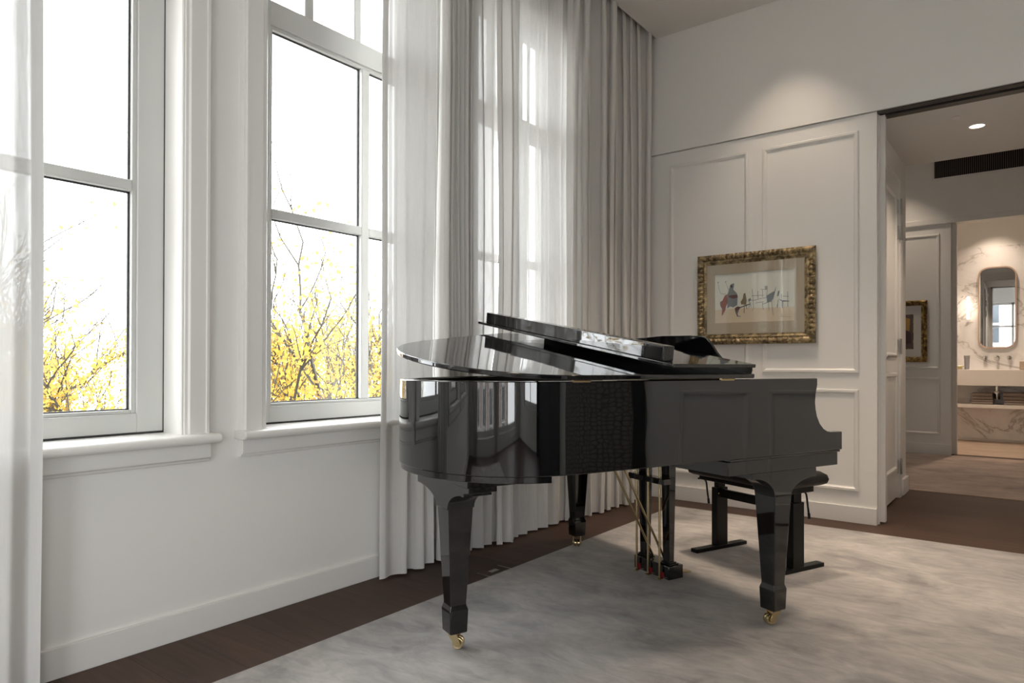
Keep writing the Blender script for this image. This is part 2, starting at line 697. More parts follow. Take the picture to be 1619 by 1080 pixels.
# other rooms' ceilings and walls
mb = MB()
mb.box(1.60, 3.9, 5.245, 6.60, 2.745, 2.9)
mb.box(-0.32, 4.3, 6.60, 9.65, ZC, 3.9)
mb.box(0.9, 3.6, 9.65, 12.2, 3.2, 3.4)
struct(mb.build('ceiling_passage', M['ceiling'], smooth=0))
mb = MB()
DY0, DY1, DZ = 5.30, 6.205, 2.54
XV = 1.705
mb.box(1.55, XV, 5.245, DY0, 0, 2.745)
mb.box(1.55, XV, DY0, DY1, DZ, 2.745)
mb.box(1.55, XV, DY1, 6.60, 0, 2.745)
mb.box(3.3, 3.5, 5.245, 6.60, 0, 2.745)
mb.box(-0.02, 1.70, 6.50, 6.60, 2.9, ZC).box(1.70, 4.2, 6.50, 6.60, 2.9, ZC)
mb.box(-0.02, 1.55, 6.50, 6.60, 0, 2.9).box(3.5, 4.2, 6.50, 6.60, 0, 2.9)
mb.box(4.2, 4.3, 6.50, 9.65, 0, ZC)
struct(mb.build('wall_passage', M['wall'], smooth=0))
FY = 9.52
FX = 1.772
mb = MB()
mb.box(-0.02, FX, FY, FY + .05, 0, 2.74)
mb.box(-0.02, FX - 0.02, FY + .12, FY + .17, 0, 2.74)
mb.box(-0.02, 4.2, FY - .012, FY + .17, 2.74, ZC)
mb.box(2.95, 4.2, FY, FY + .17, 0, 2.74)
struct(mb.build('wall_far', M['wall'], smooth=0))
BY = 11.606
mb = MB()
mb.box(0.9, 3.6, BY + .02, BY + .2, 0, 3.3)
mb.box(0.8, 0.9, FY + .17, BY + .2, 0, 3.3).box(3.5, 3.6, FY + .17, BY + .2, 0, 3.3)
struct(mb.build('wall_bathroom', M['wall'], smooth=0))
struct(B(0.9, 3.5, BY, BY + .02, 0.03, 2.72).build('trim_marble', M['marble'], smooth=0))

struct(B(-0.32, 4.3, YR - 0.3, FY + .15, -0.12, 0).box(4.3, XE + .25, YR - .3, YC + .15, -.12, 0).build('floor', M['floor'], smooth=0))
struct(B(0.9, 3.6, FY + .15, BY + .2, -0.12, 0.002).build('floor_bathroom', M['stonefloor'], smooth=0))

# baseboards
def base(name, *boxes):
    m_ = MB()
    for b_ in boxes:
        m_.box(*b_)
    return struct(m_.build(name, M['trim'], bevel=0.002))


base('baseboard_left', (XW, 0.0, YR, YW, 0, 0.105))
base('baseboard_back', (0.0, OX, L, YW, 0, 0.11))
base('baseboard_right', (XR - .015, XR, YC, L, 0, 0.11))
base('baseboard_rear', (0.0, XE, YR, YR + .015, 0, 0.11))
base('baseboard_passage', (XV, XV + .022, 6.335, 6.612, 0, 0.128), (1.55, XV + .022, 6.60, 6.615, 0, .128))
base('baseboard_far', (0, FX, FY - .015, FY, 0, 0.125))


# panel mouldings: rectangular picture-frame strips
def ring_strip(m_, a0, a1, z0, z1, wd, th, plane, face, sign):
    """plane 'y': strips on a wall y=face facing sign; 'x' likewise"""
    prof = [(0, 0), (0, th * .55), (wd * .18, th), (wd * .62, th), (wd * .8, th * .6), (wd, th * .35), (wd, 0)]
    def P(a, z, h):
        return (a, face + sign * h, z) if plane == 'y' else (face + sign * h, a, z)
    rings = []
    for (ca, cz, da, dz) in ((a0, z0, 1, 1), (a1, z0, -1, 1), (a1, z1, -1, -1), (a0, z1, 1, -1)):
        rings.append([P(ca + da * o_, cz + dz * o_, h) for o_, h in prof])
    rings.append(rings[0])
    m_.loft(rings, close=False, caps=False)


n_trim = [3]
def panels(lst, plane, face, sign):
    for a0, a1, z0, z1 in lst:
        m_ = MB()
        ring_strip(m_, a0, a1, z0, z1, 0.030, 0.014, plane, face, sign)
        struct(m_.build('trim_%d' % n_trim[0], M['trim'], smooth=25))
        n_trim[0] += 1


panels([(0.282, 0.906, 1.006, 2.638), (1.007, 1.643, 1.006, 2.638), (0.282, 0.906, 0.21, 0.896), (1.007, 1.643, 0.21, 0.896)],
       'y', YW, -1)
panels([(2.99, 3.46, 1.006, 2.638), (3.60, 4.30, 1.006, 2.638), (4.42, 4.94, 1.006, 2.638),
        (2.99, 3.46, 0.21, 0.896), (3.60, 4.30, 0.21, 0.896), (4.42, 4.94, .21, .896)], 'x', XR, -1)
panels([(0.95, 1.66, 1.015, 2.625), (0.95, 1.665, 0.235, 0.915), (.1, .82, 1.015, 2.625), (.1, .82, .235, .915)], 'y', FY, -1)
struct(B(-0.02, 4.2, FY - .03, FY - .012, 2.74, 2.80).build('trim_%d' % n_trim[0], M['trim'], bevel=.003))

# ------------------------------------------------------------------ windows of the street wall
def window(i, a, b, flip):
    zf0, zf1 = 0.796, HEAD
    root_mb = MB()
    x0, x1 = -0.19, -0.13
    def Y(t):   # t measured from the side of the large light
        return (b - t) if flip else (a + t)
    def ybox(m_, t0, t1, z0, z1, xa=x0, xb=x1):
        m_.box(xa, xb, min(Y(t0), Y(t1)), max(Y(t0), Y(t1)), z0, z1)
    W = b - a
    ybox(root_mb, 0.004, 0.103, zf0, zf1)
    ybox(root_mb, W - .103, W - .004, zf0, zf1)
    ybox(root_mb, 0.103, W - .103, zf0, 0.868)
    ybox(root_mb, 0.103, W - .103, 2.592, 2.70)
    ybox(root_mb, 0.103, W - .103, HEAD - .08, HEAD)
    root = struct(root_mb.build('window_%d' % i, M['win'], bevel=.002))
    m_ = MB()   # glazing beads
    for z0, z1 in ((0.868, 2.592),):
        ybox(m_, .103, .12, z0, z1, -.175, -.142)
        ybox(m_, W - .12, W - .103, z0, z1, -.175, -.142)
        ybox(m_, .12, W - .12, z0, z0 + .014, -.175, -.142)
        ybox(m_, .12, W - .12, z1 - .016, z1, -.175, -.142)
    m_.build('glazing_bead', M['win'], root, bevel=.002)
    m_ = MB()
    ybox(m_, .632, .682, .882, 2.576, -.178, -.136)
    ybox(m_, .120, .632, 1.72, 1.763, -.178, -.136)
    ybox(m_, .682, W - .12, 1.72, 1.763, -.178, -.136)
    m_.build('glazing_bar', M['win'], root, bevel=.005, seg=2)
    m_ = MB()
    ybox(m_, .289, .339, 2.70, HEAD - .08, -.178, -.136)
    ybox(m_, .582, .626, 2.70, HEAD - .08, -.178, -.136)
    m_.build('transom_bar', M['win'], root, bevel=.005)
    m_ = MB()
    for t0, t1 in ((.12, .632), (.682, W - .12)):
        for z0, z1 in ((.882, 1.72), (1.763, 2.576)):
            for q in ((t0, t0 + .007, z0, z1), (t1 - .007, t1, z0, z1), (t0, t1, z0, z0 + .005), (t0, t1, z1 - .006, z1)):
                ybox(m_, *q, xa=-.172, xb=-.162)
    m_.build('gasket', M['gasket'], root, smooth=0)
    m_ = MB()
    ybox(m_, .12, W - .12, .88, 2.58, -.170, -.166)
    ybox(m_, .103, W - .103, 2.70, HEAD - .08, -.170, -.166)
    m_.build('glass_pane', M['glass'], root, smooth=0)
    # casing: stepped boards round the opening
    prof = [(0.0, -.13), (0.0, .004), (.004, .009), (.010, .009), (.013, .014), (.024, .014), (.028, .020),
            (.030, .022), (.092, .022), (.094, .026), (.104, .026), (.108, .018), (.114, .016), (.118, .008), (.118, XW)]
    m_ = MB()
    rings = []
    zt = HEAD
    for (cy, cz, dy, dz) in ((a + .003, .785, -1, 0), (a + .003, zt - .003, -1, 1), (b - .003, zt - .003, 1, 1), (b - .003, .785, 1, 0)):
        rings.append([(h, cy + dy * o_, cz + dz * o_) for o_, h in prof])
    m_.loft(rings, close=False, caps=False)
    m_.build('casing', M['trim'], root, smooth=30)
    # sill with bullnose and apron
    s0, s1 = a - .145, b + .145
    pf = [(-.13, .752), (-.13, .789)]
    pf += [(.055 + .019 * cos(t_), .768 + .0185 * sin(t_)) for t_ in [pi / 2 - k * pi / 8 for k in range(9)]]
    m_ = MB()
    m_.prism([(x, z) for x, z in pf], s0 + .012, s1 - .012, axis='y')
    m_.build('sill', M['trim'], root, bevel=.004)
    pf = [(XW, .672), (.006, .676), (.010, .686), (.019, .690), (.021, .70), (.021, .752), (XW, .752)]
    m_ = MB()
    m_.prism(pf, a - .118 + .004, b + .118 - .004, axis='y')
    m_.build('apron', M['trim'], root, bevel=.002)
    m_ = MB()
    m_.box(-.30, -.13, a, b, .745, .752)
    m_.box(-.36, -.19, a - .01, b + .01, .70, .80)
    m_.build('outer_sill', M['stone'], root, smooth=0)
    m_ = MB()
    m_.box(-.131, -.128, b - .0065, b - .003, .79, HEAD).box(-.131, -.128, a + .003, a + .0065, .79, HEAD)
    m_.box(-.135, -.131, a, b, .788, .797)
    m_.build('gap_shade', M['gasket'], root, smooth=0)  # dark strips paint the shade in the joint round the sash
    return root


for i, (a, b) in enumerate(WIN):
    window(i + 1, a, b, i in (0,))

# rear windows, the second one and the widths made up for daylight
for q, (RW0, RW1) in enumerate(RWS):
    mb = MB()
    xm = (RW0 + RW1) / 2
    for x0, x1, z0, z1 in ((RW0, RW0 + .07, RZ0, RZ1), (RW1 - .07, RW1, RZ0, RZ1), (RW0, RW1, RZ0, RZ0 + .08), (RW0, RW1, RZ1 - .07, RZ1),
                           (xm - .03, xm + .03, RZ0, RZ1), (RW0, RW1, 2.3, 2.35)):
        mb.box(x0, x1, YR - .18, YR - .12, z0, z1)
    rw = struct(mb.build('window_%d' % (8 + q), M['win'], bevel=.002))
    B(RW0 + .05, RW1 - .05, YR - .155, YR - .151, RZ0 + .05, RZ1 - .05).build('glass_pane', M['glass'], rw, smooth=0)

# ------------------------------------------------------------------ rugs
rug = B(0.44, 3.25, -3.2, 4.772, 0.0, 0.005).build('rug', M['rug'], smooth=0, bevel=.002)
tag(rug, 'large mottled grey viscose rug lying under the grand piano', 'rug')
rug2 = B(0.1, 4.1, 6.655, FY - .06, 0.0, 0.006).build('rug', M['carpet'], smooth=0, bevel=.002)
tag(rug2, 'taupe mottled carpet in the farther room beyond the doorway', 'rug')

# ------------------------------------------------------------------ grand piano
TH = R(22.2)
PA = Vector((sin(TH), cos(TH), 0))
P0 = Vector((1.808, 2.862, 0.005))
piano = empty('grand_piano', P0, math.atan2(PA.y, PA.x))
tag(piano, 'polished black grand piano with slightly raised lid, standing on the grey rug', 'piano')
PB = M['piano']
ctrl = [(-1.0, 0.0), (-1.12, 0.008), (-1.235, 0.045), (-1.335, 0.118), (-1.41, 0.225), (-1.452, 0.35), (-1.462, 0.47),
        (-1.44, 0.59), (-1.385, 0.70), (-1.30, 0.80), (-1.17, 0.905), (-1.0, 1.02), (-.82, 1.145), (-.64, 1.265), (-.46, 1.365),
        (-.28, 1.435), (-.12, 1.475), (0.0, 1.495)]
curve = catmull([(-0.9, 0.0)] + ctrl, 7)
curve = curve[7:]
curve[-1] = (0.0, 1.495)
outer = [(0.0, 0.0), (-.5, 0.0)] + curve
inner = offset(outer, -0.045)
# (left of travel along -u is -v; so right (-d) is inward)
inner[0] = (0.0, 0.045)
inner[1] = (-.5, .045)
inner[-1] = (0.0, 1.45)
ZR0, ZR1 = 0.694, 1.0
poly = outer + inner[::-1]
nO = len(outer)
mb = MB()
mb.prism(poly, ZR0, ZR1, 'z', skip=(nO - 1, 2 * nO - 1))
cheek = [(0.0, ZR0), (0.338, ZR0), (0.338, 0.771), (0.262, 0.772), (0.240, 0.776), (0.215, 0.788), (0.190, 0.811), (0.172, 0.842),
         (0.163, 0.872), (0.160, 0.900), (0.163, 0.932), (0.170, 0.958), (0.174, 0.972), (0.174, 1.0), (0.0, 1.0)]
for v0, v1 in ((0.0, 0.045), (1.45, 1.495)):
    mb.prism(cheek, v0, v1, 'y', skip=(len(cheek) - 1,))
mb.build('case', PB, piano, merge=0.0005, bevel=0.003, seg=2)

mb = MB()
mb.prism([(u_, v_) for u_, v_ in inner], 0.80, 0.815, 'z')
mb.build('soundboard', M['sound'], piano, smooth=0)
pl_in = [p for p in offset(outer, -0.085) if p[0] < -.05]
mb = MB()
mb.prism(pl_in, 0.872, 0.884, 'z')
mb.build('iron_plate', M['plate'], piano, bevel=.003)
mb = MB()
for k in range(60):
    v0 = .12 + k * .021
    ue = -1.30 + max(0, (v0 - .45)) * 1.05
    mb.tube([(-.12, v0, .892), (ue, v0 * .75 + .15, .892)], .0012, 4)
o = mb.build('strings', M['chrome'], piano, smooth=0)
o['kind'] = 'stuff'

mb = MB()
mb.box(-.335, .330, .004, 1.491, .684, ZR0)
mb.box(-.344, .318, .008, 1.487, .629, .684)
mb.build('keybed', PB, piano, bevel=0.002)
mb = MB()
mb.box(0.20, 0.325, .0455, 1.4495, ZR0, .735)
mb.build('key_slip', PB, piano, bevel=.002)
mb = MB()
mb.prism([(0.02, .735), (0.30, .735), (.31, .752), (.20, .765), (.11, .80), (.08, .955), (.02, .965)], .047, 1.448, 'y')
mb.build('fallboard', PB, piano, bevel=.003)
# beams below the soundboard
mb = MB()
for x0, y0, x1, y1 in ((-.344, .10, -1.32, .40), (-.344, .62, -1.28, .55), (-.344, 1.15, -1.1, .80)):
    dx, dy = x1 - x0, y1 - y0
    l_ = math.hypot(dx, dy)
    nx, ny = -dy / l_ * .045, dx / l_ * .045
    mb.prism([(x0 + nx, y0 + ny), (x1 + nx, y1 + ny), (x1 - nx, y1 - ny), (x0 - nx, y0 - ny)], .71, .80, 'z')
mb.build('brace', M['black'], piano, bevel=.003)
# tail mouldings under the rim
tp = [p for p in offset(outer, -0.006) if p[0] < -1.13 and p[1] < 1.0]
mb = MB()
mb.prism(tp, .672, ZR0, 'z')
mb.box(-1.318, -1.13, .262, .745, .63, .672)
mb.box(-1.13, -1.03, .30, .72, .655, .672)
mb.build('tail_block', PB, piano, bevel=.0015)


def arc(cx, cz, rx, rz, a0, a1, n=8):
    return [(cx + rx * cos(R(a0 + (a1 - a0) * k / n)), cz + rz * sin(R(a0 + (a1 - a0) * k / n))) for k in range(n + 1)]


def leg(cu, cv, brk, caster_rot):
    m_ = MB()
    rings = []
    for z, h in ((.060, .030), (.063, .035), (.135, .0375), (.146, .0378), (.153, .036), (.163, .0325), (.172, .032), (.525, .050), (.535, .050)):
        rings.append([(cu - h, cv - h, z), (cu + h, cv - h, z), (cu + h, cv + h, z), (cu - h, cv + h, z)])
    m_.loft(rings)
    lg = m_.build('leg', PB, piano, bevel=.0025, smooth=30)
    m_ = MB()
    if brk == 'front':
        pf = [(cu - .18, .629), (cu - .18, .615)] + arc(cu - .18, .525, .130, .083, 90, 0) + arc(cu + .207, .525, .157, .068, 180, 90) + [(cu + .207, .629)]
        m_.prism(pf, cv - .05, cv + .05, 'y')
    else:
        pf = [(cv - .225, .672), (cv - .225, .612), (cv - .185, .604), (cv - .185, .594)] + arc(cv - .185, .525, .135, .069, 90, 0) \
            + arc(cv + .235, .525, .185, .062, 180, 90) + [(cv + .235, .672)]
        m_.prism(pf, cu - .055, cu + .055, 'x')
    m_.build('bracket', PB, lg, bevel=.002)
    # caster: fork cheeks, double wheel, axle (a sub-part)
    m_ = MB()
    r_, off = .0215, .014
    m_.lathe([(.0, .060), (.018, .060), (.018, .053), (.0, .053)], (0, 0, 0), n=16)
    for s in (-1, 1):
        pf = [(-.022, .056), (.012, .056), (off + .011, .022), (off + .006, .012), (off - .006, .012), (off - .012, .020)]
        m_.prism(pf, s * .0215 - .002, s * .0215 + .002, 'y')
        m_.lathe([(.001, s * .0255), (.006, s * .0255), (.006, s * .021), (.001, s * .021)], (off, 0, r_), axis='y', n=10)
        m_.lathe([(.006, s * .0015), (r_ * .95, s * .0015), (r_, s * .003), (r_, s * .0155), (r_ * .93, s * .0175), (r_ * .7, s * .0165), (.006, s * .0155)],
                 (off, 0, r_ + .0002), axis='y', n=24)
    m_.box(-.022, .012, -.0235, .0235, .054, .058)
    m_.xf(Matrix.Translation((cu, cv, 0)) @ Matrix.Rotation(R(caster_rot), 4, 'Z'))
    m_.build('caster', M['brass'], lg, bevel=.0008, seg=1)
    return lg


leg(-.030, .058, 'front', 160)
leg(-1.258, .487, 'tail', -38)
leg(-.030, 1.430, 'front', 232)

# pedal lyre
mb = MB()
mb.box(-.082, .010, .610, .860, .030, .094)
lyre = mb.build('lyre', PB, piano, bevel=.003)
mb = MB()
for v_ in (.655, .822):
    mb.box(-.068, -.010, v_ - .036, v_ + .036, .094, .101)
    mb.box(-.062, -.018, v_ - .029, v_ + .029, .101, .107)
    rings = []
    for z, hu, hv in ((.105, .016, .021), (.69, .022, .030)):
        rings.append([(-.042 - hu, v_ - hv, z), (-.042 + hu, v_ - hv, z), (-.042 + hu, v_ + hv, z), (-.042 - hu, v_ + hv, z)])
    mb.loft(rings)
mb.build('post', PB, lyre, bevel=.0015)
mb = MB()
mb.box(-.115, -.066, .610, .868, .484, .512)
mb.box(-.02, .10, .60, .88, .58, .629)
mb.box(-.10, .02, .63, .85, .62, .69)
mb.build('crosspiece', PB, lyre, bevel=.002)
for v_ in (.660, .742, .826):
    m_ = MB()
    m_.tube([(-.095, v_, .030), (-.095, v_, .70)], .0055, 10)
    m_.lathe([(.002, .024), (.010, .024), (.011, .030), (.006, .034), (.002, .034)], (-.095, v_, 0), n=12)
    m_.lathe([(.002, .588), (.009, .588), (.009, .592), (.004, .598), (.002, .598)], (-.095, v_, 0), n=12)
    m_.build('pedal_rod', M['brass'], lyre)
    m_ = MB()
    m_.box(-.0832, -.0815, v_ - .016, v_ + .013, .034, .060)
    m_.build('felt_slot', M['felt'], lyre, smooth=0)
    m_ = MB()
    m_.loft([[(-.108, v_ - .012, .026), (-.108, v_ + .012, .026), (-.108, v_ + .012, .031), (-.108, v_ - .012, .031)],
             [(-.083, v_ - .012, .027), (-.083, v_ + .012, .027), (-.083, v_ + .012, .032), (-.083, v_ - .012, .032)],
             [(.008, v_ - .008, .040), (.008, v_ + .008, .040), (.008, v_ + .008, .047), (.008, v_ - .008, .047)],
             [(.040, v_ - .010, .040), (.040, v_ + .010, .040), (.040, v_ + .010, .047), (.040, v_ - .010, .047)],
             [(.060, v_ - .017, .037), (.060, v_ + .017, .037), (.060, v_ + .017, .046), (.060, v_ - .017, .046)],
             [(.090, v_ - .018, .034), (.090, v_ + .018, .034), (.090, v_ + .018, .042), (.090, v_ - .018, .042)],
             [(.104, v_ - .010, .032), (.104, v_ + .010, .032), (.104, v_ + .010, .038), (.104, v_ - .010, .038)]])
    m_.build('pedal', M['brass'], lyre, bevel=.002)
for v_ in (.690, .775):
    m_ = MB()
    m_.tube([(-.030, v_, .100), (-.36, v_, .70)], .0058, 10)
    m_.build('lyre_brace', M['brass'], lyre)

# lid, opened a little on the short stick: hinge line along the bass edge
TILT = R(8.75)
lid_root = bpy.data.objects.new('lid', bpy.data.meshes.new('lid'))
lo = offset(outer, 0.014)
lo = [p for p in lo if p[0] < -.3]
lidpoly = [(-.224, -.014)] + lo
# treble side of the lid ends at the fold line too
out2 = [p for p in offset(outer, .014) if p[0] < -.224]
lidpoly = [(-.224, -.014)] + [p for p in out2 if p[0] < -.3 or p[1] > 1] + [(-.224, 1.463)]
mb = MB()
mb.prism(lidpoly, 0.002, 0.019, 'z')
mtx = Matrix.Translation((0, 0, 1.003)) @ Matrix.Rotation(TILT, 4, 'X')
mb.xf(mtx)
lid = mb.build('lid', PB, piano, bevel=.004, seg=3)
# folded-back front flap with its standing lip
mb = MB()
mb.box(-.652, -.224, -.014, 1.512, .043, .057)
mb.xf(mtx)
flap = mb.build('lid_flap', PB, lid, bevel=.003)
mb = MB()
mb.box(-.646, -.592, .050, 1.430, .057, .113)
mb.xf(mtx)
mb.build('flap_lip', PB, lid, bevel=.0025)
mb = MB()
mb.box(-.255, -.226, .0, 1.45, .0195, .0425)
mb.xf(mtx)
mb.build('hinge_strip', M['black'], lid)
mb = MB()
mb.tube([(-.2235, .0, .031), (-.2235, 1.45, .031)], .003, 8)
mb.xf(mtx)
mb.build('hinge', M['brass'], lid)
for u_ in (-.36, -1.035):
    mb = MB()
    mb.box(u_ - .035, u_ + .035, -.005, .002, .996, 1.003)
    mb.tube([(u_ - .035, -.006, 1.0015), (u_ + .035, -.006, 1.0015)], .0035, 8)
    mb.build('side_hinge', M['brass'], piano)
mb = MB()
mb.tube([(-.33, 1.38, .89), (-.34, 1.39, 1.001 + 1.39 * math.tan(TILT))], .007, 8)
mb.build('lid_stick', PB, piano)

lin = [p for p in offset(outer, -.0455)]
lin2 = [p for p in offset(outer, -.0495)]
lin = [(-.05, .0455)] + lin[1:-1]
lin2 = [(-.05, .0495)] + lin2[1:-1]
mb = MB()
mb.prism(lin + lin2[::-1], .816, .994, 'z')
mb.build('rim_shade', M['rimdark'], piano, smooth=0)  # black sheet, painted shade of the open case under the lid
# music desk seen from behind
desk = [(.33, .975), (.345, 1.02), (.375, 1.075), (.410, 1.115), (.432, 1.150), (.452, 1.172), (.480, 1.188), (.56, 1.194), (.7475, 1.199)]
desk = desk + [(1.495 - v_, z_) for v_, z_ in desk[::-1][1:]]
mb = MB()
mb.prism(desk, 0.020, 0.034, 'x')
sh = Matrix(((1, 0, -.16, .16 * 1.1), (0, 1, 0, 0), (0, 0, 1, 0), (0, 0, 0, 1)))
mb.xf(sh)
mb.build('music_desk', PB, piano, bevel=.003)

# ------------------------------------------------------------------ piano bench (same heading as the piano)
bench = empty('piano_bench', P0, math.atan2(PA.y, PA.x))
tag(bench, 'low black piano bench on T-shaped feet behind the grand piano', 'bench')
# padded seat
def pillow(m_, x0, x1, y0, y1, z0, z1, nx=14, ny=18, puff=.012, e=.030):
    def ring(inset, z):
        r_ = e
        pts = []
        X0, X1, Y0, Y1 = x0 + inset, x1 - inset, y0 + inset, y1 - inset
        for (cx_, cy_, a0) in ((X1 - r_, Y1 - r_, 0), (X0 + r_, Y1 - r_, 90), (X0 + r_, Y0 + r_, 180), (X1 - r_, Y0 + r_, 270)):
            for k in range(6):
                a_ = R(a0 + 90 * k / 5)
                pts.append((cx_ + r_ * cos(a_), cy_ + r_ * sin(a_), z))
        return pts
    h = z1 - z0
    m_.loft([ring(.022, z0), ring(.006, z0 + .12 * h), ring(0, z0 + .38 * h), ring(.006, z0 + .68 * h), ring(.028, z0 + .9 * h),
             ring(.07, z1 - .002), ring(.14, z1 + .002)])


mb = MB()
pillow(mb, .46, .858, .412, 1.06, .434, .508)
mb.build('seat', M['seat'], bench, smooth=60)
B(.53, .76, .445, 1.02, .402, .436).build('seat_frame', M['black'], bench, bevel=.003)
for v_ in (.985, .478):
    m_ = MB()
    m_.box(.615, .700, v_ - .021, v_ + .021, .020, .352)
    m_.box(.628, .687, v_ - .015, v_ + .015, .352, .410)
    lg = m_.build('leg', M['black'], bench, bevel=.002)
    B(.455, .858, v_ - .024, v_ + .024, .0, .021).build('foot_bar', M['black'], lg, bevel=.003)
B(.640, .662, .499, .964, .297, .345).build('stretcher', M['black'], bench, bevel=.002)
for v_, s in ((.955, -1), (.508, 1)):
    m_ = MB()
    m_.lathe([(.002, 0), (.007, .001), (.009, .006), (.004, .012), (.004, .018), (.002, .018)], (0, 0, 0), axis='y', n=12)
    m_.xf(Matrix.Translation((.63, v_, .322)) @ Matrix.Scale(-1, 4, (1, 0, 0)))
    m_.build('adjusting_screw', M['brass'], bench)
for (u_, v_) in ((.718, .470), (.556, 1.005)):
    m_ = MB()
    m_.tube(catmull([(u_ - .03, v_ + .02, .405), (u_ - .012, v_ + .012, .404), (u_ + .004, v_ + .0, .398), (u_ + .012, v_ - .004, .38),
                     (u_ + .016, v_ - .008, .33), (u_ + .022, v_ - .010, .285)], 4), .005, 8)
    m_.tube([(u_ + .022, v_ - .010, .29), (u_ + .0245, v_ - .011, .262)], .007, 8)
    m_.build('lever', M['black'], bench)

# ------------------------------------------------------------------ curtains
def curtain(name, label, y0, y1, xc, amp, nf, z1, mat, seed, z0=.012, gather=0.0, group=None, edge=None, lean=0.0, hem=.10, kind_cat='curtain', om=.32, flat=0.0, side=None, lead=0.0):
    rnd = random.Random(seed)
    nz_ = 26
    # irregular fold positions and depths
    fw_ = [1 + rnd.uniform(-.3, .3) for _ in range(nf)]
    s_ = sum(fw_)
    per = 14
    pts = []
    acc = 0
    for k in range(nf):
        a_ = amp * rnd.uniform(.65, 1.15) * (.45 if lead and k == 0 else 1)
        o_ = rnd.uniform(-.2, .2) * amp
        for j in range(per):
            t_ = j / per
            pts.append(((acc + fw_[k] * t_) / s_, a_, o_, t_, k))
        acc += fw_[k]
    pts.append((1.0, amp * .6, 0, 0, nf - 1))
    ph = [rnd.uniform(0, 6.28) for _ in range(nf + 1)]
    def P(i, z):
        s, a_, o_, t_, k = pts[i]
        hz = (z - z0) / (z1 - z0)
        fl = 1 - flat * hz
        w_ = 1 + .25 * sin(hz * 3.1 + ph[k])
        ang = 2 * pi * t_
        x = xc + o_ + a_ * w_ * fl * sin(ang) + .006 * sin(hz * 9 + ph[k]) + lean * (1 - hz)
        yy = y0 + (y1 - y0) * s + a_ * om * sin(2 * ang) * fl + .006 * sin(hz * 5 + ph[k] * 2)
        c_ = (y0 + y1) / 2
        yy = c_ + (yy - c_) * (1 - gather * hz)
        if edge:
            yy += edge(hz) * (1 - s)
        return (max(x, .006), yy, z)
    def sheet(za, zb, n_, dx=0.0):
        m_ = MB()
        rings = []
        for q in range(n_ + 1):
            z = za + (zb - za) * q / n_
            row = [P(i, z) for i in range(len(pts))]
            rings.append([(p[0] + dx, p[1], p[2]) for p in row])
        m_.loft(rings, close=False, caps=False)
        return m_
    c = sheet(z0, z1, nz_).build(name, mat, smooth=70, recalc=False)
    tag(c, label, kind_cat, group)
    if side is not None:      # turned-over side hem
        cols = range(0, 4) if side == 0 else range(len(pts) - 4, len(pts))
        m_ = MB()
        for dx in (-.003, .003):
            rings = []
            for q in range(nz_ + 1):
                z = z0 + (z1 - z0) * q / nz_
                rings.append([(P(i, z)[0] + dx, P(i, z)[1], z) for i in cols])
            m_.loft(rings, close=False, caps=False)
        m_.build('side_hem', mat, c, smooth=70, recalc=False)
    h_ = sheet(z0 - .002, z0 + hem, 3, -.003)
    h_.build('hem', mat, c, smooth=70, recalc=False)
    return c


ZT = 3.84
curtain('sheer_curtain', 'sheer white curtain hanging at the left edge in front of the first window', .30, .795, .115, .022, 4, ZT, M['sheer1'], 4,
        gather=0.07, om=.15, side=1)
curtain('sheer_curtain', 'sheer white curtain over the right side of the second window', 2.235, 2.60, .070, .026, 3, ZT, M['sheer'], 11, om=.15, side=0, lead=.10)
curtain('linen_curtain', 'pale grey linen curtain in tight folds right behind the piano tail', 2.62, 2.86, .095, .050, 5, ZT, M['linen'], 21, om=.3)
curtain('sheer_curtain', 'bright narrow sheer curtain between the two folded linen curtains', 2.87, 3.145, .06, .030, 3, ZT, M['linensheer'], 33)
curtain('linen_curtain', 'narrow shaded linen curtain folded beside the third window', 3.08, 3.25, .105, .035, 2, ZT, M['linen'], 41, om=.4)
curtain('sheer_curtain', 'sheer curtain letting the third window show through, beside the grey drape', 3.27, 3.86, .075, .034, 5, ZT, M['voile'], 57, om=.3, side=0)
curtain('drape', 'heavy grey drape in deep folds hanging in the room corner', 3.84, 4.985, .098, .066, 10, ZT, M['drape'], 65, om=.55)
struct(B(0.05, .09, YR, 5.0, 3.835, 3.86).build('trim_track', M['trim'], smooth=0))
curtain('linen_curtain', 'unseen curtain added to dim the street window of the farther room', 6.9, 8.25, .10, .04, 9, 3.66, M['linensheer'], 88)  # added out of view to cut the daylight in there
# curtains at the rear window
for q, (xa, xb) in enumerate(((.55, .92), (2.90, 3.25))):
    c = curtain('linen_curtain', 'pale linen curtain at the rear window behind the camera, %s side' % ('left', 'right')[q], xa, xb, .10, .04, 6, 3.6, M['linen'], 70 + q)
    c.matrix_world = Matrix(((0, 1, 0, 0), (1, 0, 0, YR + .02), (0, 0, 1, 0), (0, 0, 0, 1)))


